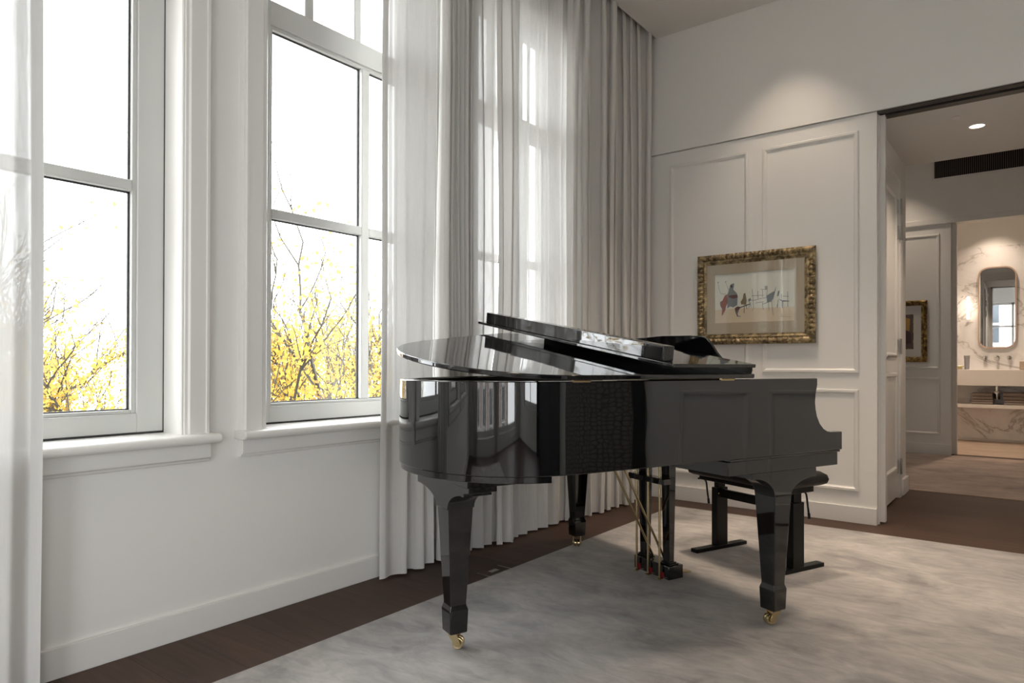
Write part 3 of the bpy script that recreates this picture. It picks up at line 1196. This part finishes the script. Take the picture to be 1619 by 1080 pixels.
# ------------------------------------------------------------------ framed pictures
def picture_frame(root, w_, h_, wd, depth, mat, seed, step=.0035):
    """carved frame, x across, z up, back at y=0, facing -y"""
    prof = [(0, 0), (0, .55), (.05, .75), (.14, .80), (.20, .95), (.34, 1.0), (.46, .92), (.52, .62), (.60, .55), (.66, .66), (.72, .62), (.80, .40), (.93, .38), (1, .30), (1, 0)]
    m_ = MB()
    def side(ax, L_):
        n_ = max(8, int(L_ / step))
        rings = []
        for i in range(n_ + 1):
            t_ = i / n_
            ring = []
            for k, (o_, d_) in enumerate(prof):
                dd = d_ * depth
                oo = o_ * wd
                s_ = (t_ - .5) * L_
                if 2 <= k <= 7 and wd < s_ + L_ / 2 < L_ - wd:
                    cell = s_ / (wd * .42)
                    orn = abs(sin(cell * pi)) ** .7 * (1 if k in (4, 5) else .6)
                    dd += depth * .42 * (orn - .6) + depth * .12 * noise.noise(Vector((s_ * 90, k * 1.7, seed)))
                    oo += wd * .04 * sin(cell * 2 * pi + k)
                lim = L_ / 2 - oo
                s_ = max(-lim, min(lim, s_ * (1 if i not in (0, n_) else 1)))
                if i == 0:
                    s_ = -lim
                if i == n_:
                    s_ = lim
                ring.append((s_, dd, oo))
            rings.append(ring)
        return rings
    for which in range(4):
        L_ = w_ if which in (0, 2) else h_
        rr = []
        for ring in side(which, L_):
            row = []
            for s_, d_, o_ in ring:
                if which == 0:
                    row.append((s_, -d_, -h_ / 2 + o_))
                elif which == 2:
                    row.append((-s_, -d_, h_ / 2 - o_))
                elif which == 1:
                    row.append((w_ / 2 - o_, -d_, s_))
                else:
                    row.append((-w_ / 2 + o_, -d_, -s_))
            rr.append(row)
        m_.loft(rr, close=False, caps=False)
    return m_.build('frame', mat, root, smooth=50, merge=.0004)


# the picture above the piano
PX, PZ = (.527 + 1.377) / 2, (1.213 + 1.890) / 2
pic = empty('framed_picture', (PX, L - .006, PZ))
tag(pic, 'ink and wash picture of musicians in a carved gilt frame on the panelled wall', 'picture')
picture_frame(pic, .852, .676, .080, .030, M['gilt'], 3.1)
# mat with window
mo = MB()
iw, ih = .706, .522
AX0, AX1, AZ0, AZ1 = -.292, .287, -.178, .188
mo.box(-iw / 2, AX0, -.012, -.008, -ih / 2, ih / 2).box(AX1, iw / 2, -.012, -.008, -ih / 2, ih / 2)
mo.box(AX0, AX1, -.012, -.008, -ih / 2, AZ0).box(AX0, AX1, -.012, -.008, AZ1, ih / 2)
mo.build('mat', M['matboard'], pic, smooth=0)
inks = [plain('paper_white', (0.78, 0.78, 0.70), .8), plain('wash_ochre', (0.72, 0.60, 0.45), .8), plain('ink_red', (0.26, 0.06, 0.03), .8),
        plain('ink_blue_grey', (0.20, 0.23, 0.27), .8), plain('ink_black', (0.03, 0.03, 0.035), .8), plain('wash_grey', (0.22, 0.235, 0.235), .8),
        plain('ink_maroon', (0.13, 0.05, 0.05), .8), plain('ink_umber', (0.22, 0.17, 0.10), .8)]
art = MB()
def ax(px):   # photo-crop coordinates (0..700, 0..465) of the sheet -> local
    return AX0 + (AX1 - AX0) * px / 700
def az(py):
    return AZ1 - (AZ1 - AZ0) * py / 465
ydep = [0.0]
def shape(pts, ci):
    ydep[0] += .00003
    art.cur = ci
    y_ = -.0062 - ydep[0]
    art.add([(ax(x), y_, az(y)) for x, y in pts], [tuple(range(len(pts)))])
def stroke(pts, wd, ci):
    ydep[0] += .00003
    art.cur = ci
    y_ = -.0062 - ydep[0]
    for (xa, ya), (xb, yb) in zip(pts, pts[1:]):
        l_ = math.hypot(xb - xa, yb - ya) or 1
        nx, ny = -(yb - ya) / l_ * wd / 2, (xb - xa) / l_ * wd / 2
        art.add([(ax(xa + nx), y_, az(ya + ny)), (ax(xb + nx), y_, az(yb + ny)), (ax(xb - nx), y_, az(yb - ny)), (ax(xa - nx), y_, az(ya - ny))], [(0, 1, 2, 3)])
shape([(0, 0), (700, 0), (700, 465), (0, 465)], 0)
shape([(0, 338), (180, 330), (420, 336), (700, 342), (700, 465), (0, 465)], 1)
stroke([(28, 72), (36, 130), (52, 178), (78, 190), (105, 182)], 3, 5)
stroke([(100, 72), (112, 120), (132, 160)], 3, 5)
shape([(22, 68), (32, 66), (33, 78), (24, 78)], 5)
shape([(96, 66), (105, 66), (106, 77), (97, 77)], 5)
shape([(92, 200), (125, 190), (128, 260), (105, 300), (95, 345), (70, 392), (62, 390), (66, 330), (50, 300), (48, 262), (70, 250)], 2)
shape([(125, 165), (140, 110), (155, 96), (178, 92), (176, 120), (168, 150), (200, 185), (208, 230), (205, 300), (170, 320), (140, 310), (112, 330), (118, 250), (110, 205)], 3)
shape([(140, 112), (152, 100), (160, 116), (166, 128), (150, 134)], 4)
shape([(160, 160), (190, 178), (206, 195), (150, 200), (118, 205), (128, 180)], 5)
shape([(128, 205), (206, 200), (210, 228), (170, 238), (130, 222)], 6)
shape([(130, 245), (170, 250), (175, 300), (140, 300)], 5)
shape([(182, 330), (205, 312), (235, 320), (218, 350), (210, 378), (190, 370)], 6)
stroke([(215, 330), (318, 296)], 9, 4)
stroke([(206, 350), (204, 405), (236, 408)], 8, 3)
stroke([(195, 372), (210, 404)], 7, 4)
shape([(262, 196), (278, 190), (282, 215), (290, 260), (284, 300), (240, 296), (236, 270), (256, 240)], 7)
stroke([(270, 290), (266, 380)], 7, 7)
stroke([(278, 280), (292, 340)], 5, 4)
shape([(304, 250), (324, 240), (328, 262), (308, 276)], 3)
stroke([(312, 270), (318, 300), (306, 335)], 5, 3)
stroke([(322, 280), (328, 330)], 4, 3)
for pl_ in ([(340, 160), (346, 240), (350, 340)], [(334, 220), (440, 222)], [(388, 180), (390, 250)], [(300, 262), (360, 262), (420, 250), (470, 244)],
            [(368, 290), (440, 282)], [(412, 165), (470, 172)], [(428, 170), (430, 240)], [(470, 172), (462, 240)],
            [(590, 220), (592, 290), (590, 340)], [(640, 200), (642, 340)], [(600, 240), (652, 246)], [(350, 340), (340, 360)],
            [(428, 290), (432, 345), (440, 352)], [(480, 290), (484, 350), (488, 364)], [(505, 280), (520, 410)], [(560, 300), (548, 340)]):
    stroke(pl_, 4.0, 5)
shape([(448, 138), (472, 138), (470, 172), (450, 170)], 5)
shape([(462, 226), (530, 190), (540, 160), (546, 142), (540, 180), (520, 262), (505, 278), (468, 290)], 3)
stroke([(430, 304), (470, 290), (510, 280)], 5, 3)
shape([(560, 194), (576, 186), (566, 236), (552, 240)], 3)
shape([(562, 262), (600, 278), (655, 286), (655, 292), (596, 290)], 3)
stroke([(600, 288), (598, 350)], 5, 4)
stroke([(562, 270), (556, 345)], 4, 3)
stroke([(580, 424), (592, 430), (600, 422), (610, 430), (622, 424), (634, 432), (646, 426), (660, 432), (668, 424)], 2.2, 5)
art.build('artwork', inks, pic, smooth=0, recalc=False)
B(-iw / 2, iw / 2, -.0165, -.0155, -ih / 2, ih / 2).build('picture_glass', M['glass'], pic, smooth=0)

# picture in the far room
pic2 = empty('framed_picture', ((1.02 + 1.533) / 2, FY - .004, (1.10 + 1.842) / 2))
tag(pic2, 'portrait print with white mat in an ornate bright gold frame in the farther room', 'picture')
picture_frame(pic2, .513, .742, .062, .05, M['gilt2'], 8.3, .006)
m_ = MB()
m_.cur = 0
m_.box(-.20, .20, -.012, -.006, -.315, .315)
m_.cur = 1
m_.box(-.115, .115, -.0135, -.012, -.215, .205)
m_.cur = 2
m_.box(-.109, .109, -.0145, -.0135, -.209, .199)
m_.cur = 3
m_.add([(-.08, -.0149, -.15), (.09, -.0149, -.15), (.085, -.0149, -.02), (.03, -.0149, .03), (.03, -.0149, .12), (-.02, -.0149, .13), (-.04, -.0149, .03), (-.085, -.0149, -.03)], [tuple(range(8))])
m_.cur = 4
m_.add([(.02, -.0151, .02), (.07, -.0151, .0), (.08, -.0151, .15), (.03, -.0151, .17)], [(0, 1, 2, 3)])
m_.build('print', [M['matwhite'], M['gilt2'], plain('print_shadow', (.10, .08, .075), .6), plain('print_plum', (.06, .03, .04), .6), plain('print_gold', (.42, .24, .06), .6)], pic2, smooth=0, recalc=False)

# ------------------------------------------------------------------ doors
# sliding door, slid into the pocket: only its edge stands out
m_ = MB()
m_.box(.85, 1.790, YW + .072, YW + .122, .012, 2.735)
dr = struct(m_.build('door_1', M['trim'], bevel=.002))
ovp = [(1.0, 0)]
m_ = MB()
zc_, hh, rw_ = 1.104, .105, .0125
pf = [(YW + .097 + rw_ * cos(R(a_)), zc_ + hh - rw_ + rw_ * sin(R(a_))) for a_ in range(0, 181, 20)] + \
     [(YW + .097 + rw_ * cos(R(a_)), zc_ - hh + rw_ + rw_ * sin(R(a_))) for a_ in range(180, 361, 20)]
m_.prism(pf, 1.7895, 1.7912, 'x')
m_.build('pull', M['ceiling'], dr, smooth=0)
# hinged door in the passage's left wall
m_ = MB()
m_.box(1.665, XV + .004, DY0 + .006, DY1 - .012, .02, DZ - .006)
dr = struct(m_.build('door_2', M['trim'], bevel=.002))
for z0, z1 in ((.235, 1.0), (1.12, 2.40)):
    m_ = MB()
    ring_strip(m_, DY0 + .12, DY1 - .13, z0, z1, .035, .012, 'x', XV + .004, 1)
    m_.build('panel_moulding', M['trim'], dr, smooth=25)
m_ = MB()
m_.box(XV, XV + .018, DY1 - .002, DY1 + .085, 0, DZ + .07)
m_.box(XV, XV + .018, DY0 - .05, DY0 + .003, 0, DZ + .07)
m_.box(XV, XV + .018, DY0, DY1, DZ - .002, DZ + .07)
m_.build('door_frame', M['trim'], dr, bevel=.003)
for z_ in (2.328, 2.118, 1.210, .254):
    m_ = MB()
    m_.lathe([(.001, -.062), (.006, -.062), (.007, -.058), (.007, .058), (.006, .062), (.001, .062)], (XV + .024, DY1 - .006, z_), n=10)
    m_.box(XV + .018, XV + .0205, DY1, DY1 + .03, z_ - .055, z_ + .055)
    m_.box(XV + .004, XV + .0065, DY1 - .045, DY1 - .012, z_ - .055, z_ + .055)
    m_.build('hinge', M['satin'], dr)
m_ = MB()
m_.lathe([(.001, .0), (.024, .0), (.024, .006), (.009, .010), (.009, .045), (.001, .045)], (XV + .004, 5.66, 1.127), axis='x', n=16)
m_.tube([(XV + .045, 5.655, 1.127), (XV + .050, 5.72, 1.127), (XV + .049, 5.79, 1.127)], .009, 10)
m_.build('handle', M['satin'], dr)
# sliding bathroom door edge
struct(B(1.2, 1.826, FY + .06, FY + .11, .01, 2.735).build('door_3', M['trim'], bevel=.002))

# ------------------------------------------------------------------ ceiling spots and air grille
def downlight(x, y, z, label, e, col=WARM, size=R(70), blend=.6, rad=.046, group=None, aim=None, soft=.03):
    root = empty('downlight', (x, y, z))
    tag(root, label, 'ceiling light', group)
    MB().lathe([(rad, .0), (rad + .008, -.0005), (rad + .008, -.003), (rad + .005, -.006), (rad, -.005), (rad, .0)], n=28).build('trim_ring', M['trim'], root)
    MB().lathe([(.001, -.0035), (rad - .001, -.0035), (rad - .001, -.0005), (.001, -.0005)], n=24).build('lens', M['lampglow'], root)
    l_ = light('downlight_beam', 'SPOT', (x, y, z - .012), e, col, spot_size=size, spot_blend=blend, shadow_soft_size=soft)
    if aim:
        d_ = Vector(aim) - Vector((x, y, z))
        l_.rotation_euler = d_.to_track_quat('-Z', 'Y').to_euler()
    return root


downlight(2.257, 5.778, 2.745, 'round warm recessed ceiling light glowing above the passage', 70, size=R(110), blend=.9)
m_ = MB()
m_.lathe([(.001, .0), (.022, .0), (.026, -.004), (.022, -.010), (.001, -.012)], (2.16, 5.50, 2.745), n=16)
tag(m_.build('smoke_detector', M['trim']), 'small white disc on the passage ceiling beside the glowing spotlight', 'detector')
# picture spot of the main room (in the ceiling, close to the back wall)
downlight(1.27, 4.46, ZC, 'recessed ceiling spotlight grazing the panelled wall over the gilt-framed picture', 42, size=R(70), blend=.85,
          aim=(1.22, 4.72, 2.6), rad=.04)
WHERE = ('between the piano bench and the doorway', 'over the tail of the grand piano', 'right above the camera side of the rug',
         'in front of the fourth street window', 'before the rear window', 'nearest the rear wall')
for x_, y_, w_ in ((1.10, 4.15, 'left'), (2.25, 3.95, 'right')):
    downlight(x_, y_, ZC, 'recessed ceiling spotlight over the floor before the panelled wall, %s one' % w_, 330 if w_ == 'left' else 230, size=R(64), blend=1.0, rad=.04,
              soft=.15, group='spotlights of the main ceiling')
for k, (x_, y_) in enumerate(((2.3, 3.2), (1.3, 2.0), (2.3, 0.8), (1.2, -.9), (2.3, -2.2), (1.2, -3.2))):
    downlight(x_, y_, ZC, 'recessed ceiling spotlight ' + WHERE[k], (110, 50, 60, 60, 60, 60)[k], size=R(80), blend=.9, rad=.04, soft=.12,
              group='spotlights of the main ceiling')

grille = empty('air_grille', (0, FY - .012, 0))
tag(grille, 'long dark linear air grille high on the farther room wall', 'vent')
B(1.608, 3.1, -.003, .0, 3.285, 3.50).build('backing', M['black'], grille, smooth=0)
m_ = MB()
m_.box(1.583, 3.125, -.012, .0, 3.50, 3.525).box(1.583, 3.125, -.012, .0, 3.26, 3.285).box(1.583, 1.608, -.012, 0, 3.285, 3.50).box(3.1, 3.125, -.012, 0, 3.285, 3.50)
m_.build('frame', M['trim'], grille, bevel=.002)
m_ = MB()
for k in range(74):
    x_ = 1.615 + k * .02
    m_.box(x_, x_ + .004, -.011, -.003, 3.285, 3.50)
sl = m_.build('fins', plain('bronze_fins', (0.20, 0.155, 0.14), .5), grille, smooth=0)

# ------------------------------------------------------------------ bathroom
CFY = BY - .46
m_ = MB()
m_.box(1.20, 3.2, CFY, BY, .785, 1.003)
vanity = tag(m_.build('washbasin_counter', M['counter'], bevel=.004), 'long white stone washbasin counter along the marble wall', 'counter')
m_ = MB()
m_.box(1.20, 3.2, CFY + .04, BY, .482, .530)
tag(m_.build('wall_shelf', M['counter'], bevel=.003), 'white shelf below the washbasin counter carrying folded towels', 'shelf')


def towel_obj(x0, x1, y0, y1, z0, z1, label, grp):
    m_ = MB()
    n_ = 3
    h = (z1 - z0) / 2
    for k in range(2):
        za = z0 + k * h
        pf = [(y1, za + .001), (y0 + h / 2, za + .001)] + [(y0 + h / 2 + h / 2 * cos(R(a_)), za + h / 2 + h / 2 * .96 * sin(R(a_))) for a_ in range(-100, -261, -20)] + \
             [(y0 + h / 2, za + h - .001), (y1, za + h - .001)]
        m_.prism(pf, x0, x1, 'x')
    o_ = m_.build('folded_towel', M['towel'], bevel=.006)
    return tag(o_, label, 'towel', grp)


G = 'folded towels under the washbasin'
towel_obj(1.86, 2.10, CFY + .07, CFY + .33, .531, .598, 'taupe folded towel at the bottom of the small stack', G)
towel_obj(1.865, 2.095, CFY + .07, CFY + .33, .599, .685, 'taupe folded towel on top of the small stack', G)
towel_obj(2.22, 2.72, CFY + .07, CFY + .36, .531, .598, 'wide taupe bath towel at the bottom of the large stack', G)
towel_obj(2.21, 2.70, CFY + .07, CFY + .36, .599, .695, 'wide taupe bath towel on top of the large stack', G)

# mirror: rounded rectangle
def rrect(x0, x1, z0, z1, r_, n=8):
    pts = []
    for cx_, cz_, a0 in ((x1 - r_, z1 - r_, 0), (x0 + r_, z1 - r_, 90), (x0 + r_, z0 + r_, 180), (x1 - r_, z0 + r_, 270)):
        for k in range(n + 1):
            a_ = R(a0 + 90 * k / n)
            pts.append((cx_ + r_ * cos(a_), cz_ + r_ * sin(a_)))
    return pts


mir = empty('wall_mirror', (0, BY, 0))
tag(mir, 'rounded rectangular mirror with thin rose metal rim on the marble wall', 'mirror')
mx0, mx1, mz0, mz1 = 1.912, 2.352, 1.295, 2.43
m_ = MB()
o_ = rrect(mx0, mx1, mz0, mz1, .13)
i_ = rrect(mx0 + .018, mx1 - .018, mz0 + .018, mz1 - .018, .112)
n_ = len(o_)
vs = [(x, -.002, z) for x, z in o_] + [(x, -.040, z) for x, z in o_] + [(x, -.040, z) for x, z in i_] + [(x, -.022, z) for x, z in i_]
fs = []
for k in range(n_):
    j = (k + 1) % n_
    for lv in range(3):
        fs.append((lv * n_ + k, lv * n_ + j, (lv + 1) * n_ + j, (lv + 1) * n_ + k))
m_.add(vs, fs)
m_.build('rim', M['mirrorframe'], mir, smooth=40)
m_ = MB()
m_.prism(i_, -.022, -.004, 'y')
m_.build('mirror_glass', M['mirror'], mir, smooth=0)

sco = empty('wall_light', (1.800, BY, 1.87))
tag(sco, 'slim glowing vertical wall light left of the rounded mirror', 'lamp')
B(-.015, .015, -.03, 0, -.02, .02).build('mount', M['mirrorframe'], sco, bevel=.003)
MB().lathe([(.001, -.16), (.017, -.158), (.019, -.15), (.019, .15), (.017, .158), (.001, .16)], (0, -.05, 0), n=16).build('tube', M['sconce'], sco)
light('wall_light_glow', 'POINT', (1.80, BY - .16, 1.87), 1.2, WARM, shadow_soft_size=.05)

fau = empty('basin_tap', (0, BY, 0))
tag(fau, 'wall-mounted chrome basin tap with two round knobs below the mirror', 'tap')
for x_, nm in ((1.995, 'knob'), (2.27, 'knob')):
    m_ = MB()
    m_.lathe([(.001, -.002), (.028, -.002), (.028, -.010), (.010, -.014), (.010, -.035), (.027, -.040), (.030, -.055), (.024, -.070), (.001, -.074)], (x_, 0, 1.165), axis='y', n=20)
    m_.build(nm, M['chrome'], fau)
m_ = MB()
m_.lathe([(.001, -.002), (.030, -.002), (.030, -.012), (.013, -.016), (.013, -.03), (.001, -.03)], (2.13, 0, 1.165), axis='y', n=20)
m_.tube([(2.13, -.03, 1.165), (2.13, -.14, 1.165), (2.13, -.155, 1.155), (2.13, -.158, 1.12)], .013, 10)
m_.build('spout', M['chrome'], fau)
m_ = MB()
m_.tube([(2.135, 0, .785), (2.135, 0, .66)], .016, 12)
m_.lathe([(.001, .60), (.034, .60), (.036, .61), (.036, .69), (.030, .71), (.001, .71)], (2.135, 0, 0), n=18)
m_.tube([(2.135, 0, .67), (2.135, .10, .69), (2.135, .19, .69)], .014, 10)
m_.xf(Matrix.Translation((0, BY - .20, 0)))
tag(m_.build('bottle_trap', M['chrome']), 'chrome bottle trap hanging under the washbasin counter', 'drain')
m_ = MB()
m_.lathe([(.001, 1.0035), (.028, 1.0035), (.034, 1.16), (.037, 1.195), (.034, 1.195), (.031, 1.16), (.026, 1.012), (.001, 1.012)], (0, 0, 0), n=20)
m_.xf(Matrix.Translation((1.80, CFY + .18, 0)))
tag(m_.build('tumbler', M['greyplastic']), 'grey tumbler standing on the washbasin counter', 'tumbler')
m_ = MB()
m_.box(1.62, 1.765, CFY + .10, CFY + .28, 1.04, 1.055)
m_.box(1.64, 1.745, CFY + .12, CFY + .26, 1.0035, 1.04)
tag(m_.build('soap_tray', M['brass'], bevel=.003), 'small golden tray beside the grey tumbler on the counter', 'tray')
m_ = MB()
m_.box(2.385, 2.51, CFY + .10, CFY + .24, 1.0035, 1.12)
tag(m_.build('tissue_box', M['tissue'], bevel=.012, seg=3), 'tan box standing on the counter right below the mirror', 'box')
downlight(2.1, BY - .35, 3.2, 'recessed bathroom ceiling light close over the basin mirror', 70, size=R(100), blend=.9, group='spotlights of the bathroom ceiling')
downlight(1.95, BY - 1.3, 3.2, 'recessed bathroom ceiling light near the bathroom doorway', 190, size=R(110), blend=.9, group='spotlights of the bathroom ceiling')
downlight(1.2, 9.0, ZC, 'recessed ceiling light of the farther room near its wall', 45, size=R(90), blend=.7)

# ------------------------------------------------------------------ floor socket at the rug edge
so = empty('floor_socket', (.41, 2.71, 0))
tag(so, 'small flush floor socket cover in the dark boards by the rug edge', 'socket')
B(-.065, .029, -.085, .085, 0.0002, .0012).build('cover', M['floor'], so, smooth=0)
B(-.036, -.006, -.03, .03, .0012, .0022).build('flap', M['satin'], so, smooth=0)
B(-.062, .029, -.087, -.083, .0002, .0022).build('edge_strip', M['satin'], so, smooth=0)
B(-.062, .029, .083, .087, .0002, .0022).build('edge_strip', M['satin'], so, smooth=0)

# ------------------------------------------------------------------ furniture beside the camera (cabinet known from its reflection, black units added)
cab = empty('tall_cabinet', (XR - .001, 2.28, 0))
tag(cab, 'tall dark cabinet with crocodile embossed leather front, mirrored in the piano side', 'cabinet')
B(-.055, 0, -.43, .45, 0.005, 2.45).build('body', M['kraft'], cab, bevel=.003)
B(-.063, -.055, -.42, .35, .03, 2.43).build('door', M['croc'], cab, bevel=.002)
added_unit = empty('added_wardrobe', (XR - .002, 1.29, 0))
tag(added_unit, 'tall black cupboard added by the room corner, darkening the curved piano tail', 'added_wardrobe')  # added black unit, darkens the reflection in the tail
B(-.22, 0, -.31, .31, .08, 2.5).build('body', M['kraft'], added_unit, bevel=.004)
B(-.20, -.02, -.29, .29, .005, .08).build('plinth', M['black'], added_unit)
for s_ in (-.15, .15):
    d_ = B(-.228, -.22, s_ - .147, s_ + .147, .10, 2.48).build('door', M['kraft'], added_unit, bevel=.002)
    MB().tube([(-.236, s_ * .12, 1.0), (-.236, s_ * .12, 1.3)], .006, 8).build('handle', M['satin'], d_)
added_unit = empty('added_bookcase', (XE - .02, -.05, 0))
tag(added_unit, 'tall black open shelving added against the far side wall for dark reflections', 'added_bookcase')  # unseen, put here to block pale reflections
m_ = MB()
m_.box(-.02, 0, -.75, .85, 0.005, 2.6)
for y_ in (-.75, -.02, .82):
    m_.box(-.36, -.02, y_, y_ + .03, .005, 2.6)
m_.build('carcass', M['kraft'], added_unit, smooth=0)
for k in range(7):
    B(-.35, -.02, -.72, .82, .05 + k * .42, .075 + k * .42).build('shelf', M['kraft'], added_unit)

# ------------------------------------------------------------------ outside: ground, trees, houses across
struct(B(-70, 40, -60, 60, -7.2, -7.0).build('floor_outside', M['ground'], smooth=0))


def tree(x, y, seed, h, label, leaves, lean=(0, 0), thick=.20, wide=1.0, leaf_lo=-2.0, leaf_hi=2.8, group=None, lsize=.055):
    rnd = random.Random(seed)
    root = empty('autumn_tree', (x, y, -7.0))
    tag(root, label, 'tree', group)
    mb_ = MB()
    tips = []
    def grow(p, d, r_, l_, depth):
        n_ = 4
        pts = [p]
        dd = d.copy()
        for k in range(n_):
            dd = (dd + Vector((rnd.uniform(-.22, .22), rnd.uniform(-.22, .22), rnd.uniform(-.05, .13)))).normalized()
            p = p + dd * l_ / n_
            pts.append(p)
        mb_.tube(pts, r_, 5 if depth < 2 else 4 if depth < 3 else 3, r_ * .62)
        if depth >= 3:
            tips.extend(pts[1:])
        if depth == 5:
            return
        nb = (3, 4, 3, 3, 3)[depth]
        for k in range(nb):
            t_ = rnd.uniform(.35, 1.0) if k else 1.0
            q = pts[min(n_, int(t_ * n_))]
            a_ = rnd.uniform(0, 2 * pi)
            sp = rnd.uniform(.35, .95) * wide
            nd = (dd + Vector((cos(a_) * sp, sin(a_) * sp, rnd.uniform(-.05, .5)))).normalized()
            grow(q, nd, r_ * (.60 if depth else .62), l_ * rnd.uniform(.62, .86), depth + 1)
    grow(Vector((0, 0, 0)), Vector((lean[0], lean[1], 1)).normalized(), thick, h * .36, 0)
    mb_.build('branches', M['bark'], root, smooth=60, recalc=False)
    lf = MB()
    lo_ = [t_ for t_ in tips]
    zz = leaf_lo + 7.0
    zh = leaf_hi + 7.0
    cnt = 0
    tries = 0
    while cnt < leaves and tries < leaves * 12:
        tries += 1
        t_ = rnd.choice(lo_)
        fz = (t_.z - zz) / (zh - zz)
        if fz > 0 and rnd.random() < fz ** .7:
            continue
        for q in range(rnd.randint(1, 4)):
            c = t_ + Vector((rnd.gauss(0, .16), rnd.gauss(0, .16), rnd.gauss(0, .13)))
            n1 = Vector((rnd.uniform(-1, 1), rnd.uniform(-1, 1), rnd.uniform(-1, 1))).normalized()
            n2 = n1.orthogonal().normalized()
            s_ = lsize * rnd.uniform(.6, 1.4)
            lf.cur = 0 if rnd.random() < .75 else 1
            lf.add([c - n1 * s_, c + n2 * s_ * .6 + n1 * s_ * .1, c + n1 * s_, c - n2 * s_ * .6 - n1 * s_ * .1], [(0, 1, 2, 3)])
            cnt += 1
    lf.build('foliage', [M['leafy'], M['leafo']], root, smooth=0, recalc=False)
    return root


GT = 'autumn trees outside the windows'
tree(-7.0, 6.6, 3, 11.3, 'yellow autumn tree with forked dark branches seen through the second window', 9000, thick=.13, leaf_hi=4.4, lsize=.045)
tree(-8.6, 2.4, 9, 11.6, 'yellow leaved autumn tree seen through the first window', 9000, thick=.12, leaf_hi=5.2, lsize=.045)
for k, (x_, y_, h_, nm) in enumerate(((-15.5, 14.5, 11.8, 'yellow autumn tree farther back beyond the second window'), (-16, 5.6, 11.8, 'yellow autumn tree farther back beyond the first window'))):
    tree(x_, y_, 20 + k, h_, nm, 7000, thick=.16, leaf_hi=3.4, lsize=.055)
for k, (x_, y_, h_) in enumerate(((-25, 19, 12.5), (-26, 8, 12.5), (-24, 31, 12.5))):
    tree(x_, y_, 40 + k, h_, 'yellow tree of the far row, ' + ('in its middle', 'leftmost as seen from the room', 'rightmost as seen from the room')[k], 4500, thick=.18, leaf_hi=3.0, group=GT, lsize=.08)

# house across the rear street
hs = empty('town_house', (0.5, -17, -7))
tag(hs, 'pale stone town house across the street, seen in the bathroom mirror', 'building')
mb = MB()
FZ = 20
mb.box(-12, 12, -1, 0, 0, FZ)
mb.build('facade', M['brick'], hs, smooth=0)
for fl in range(5):
    for c_ in range(9):
        x_ = -10 + c_ * 2.5
        z_ = 1.2 + fl * 3.9
        m_ = MB()
        m_.prism([(x_ - .75, z_), (x_ + .75, z_), (x_ + .75, z_ + 2.0)] + [(x_ + .75 * cos(R(a_)), z_ + 2.0 + .6 * sin(R(a_))) for a_ in range(15, 180, 15)] + [(x_ - .75, z_ + 2.0)], 0, .08, 'y')
        f_ = m_.build('window_surround', M['stone'], hs, smooth=0)
        m_ = MB()
        for s in (-1, 1):
            m_.box(x_ + s * .30 - .24, x_ + s * .30 + .24, .08, .10, z_ + .15, z_ + 1.0).box(x_ + s * .30 - .24, x_ + s * .30 + .24, .08, .10, z_ + 1.1, z_ + 2.2)
        m_.build('pane', M['paneglass'], f_, smooth=0)
mb = MB()
for fl in range(5):
    mb.box(-12, 12, 0, .15, .3 + fl * 3.9, .75 + fl * 3.9)
mb.build('string_course', M['stone'], hs, smooth=0)
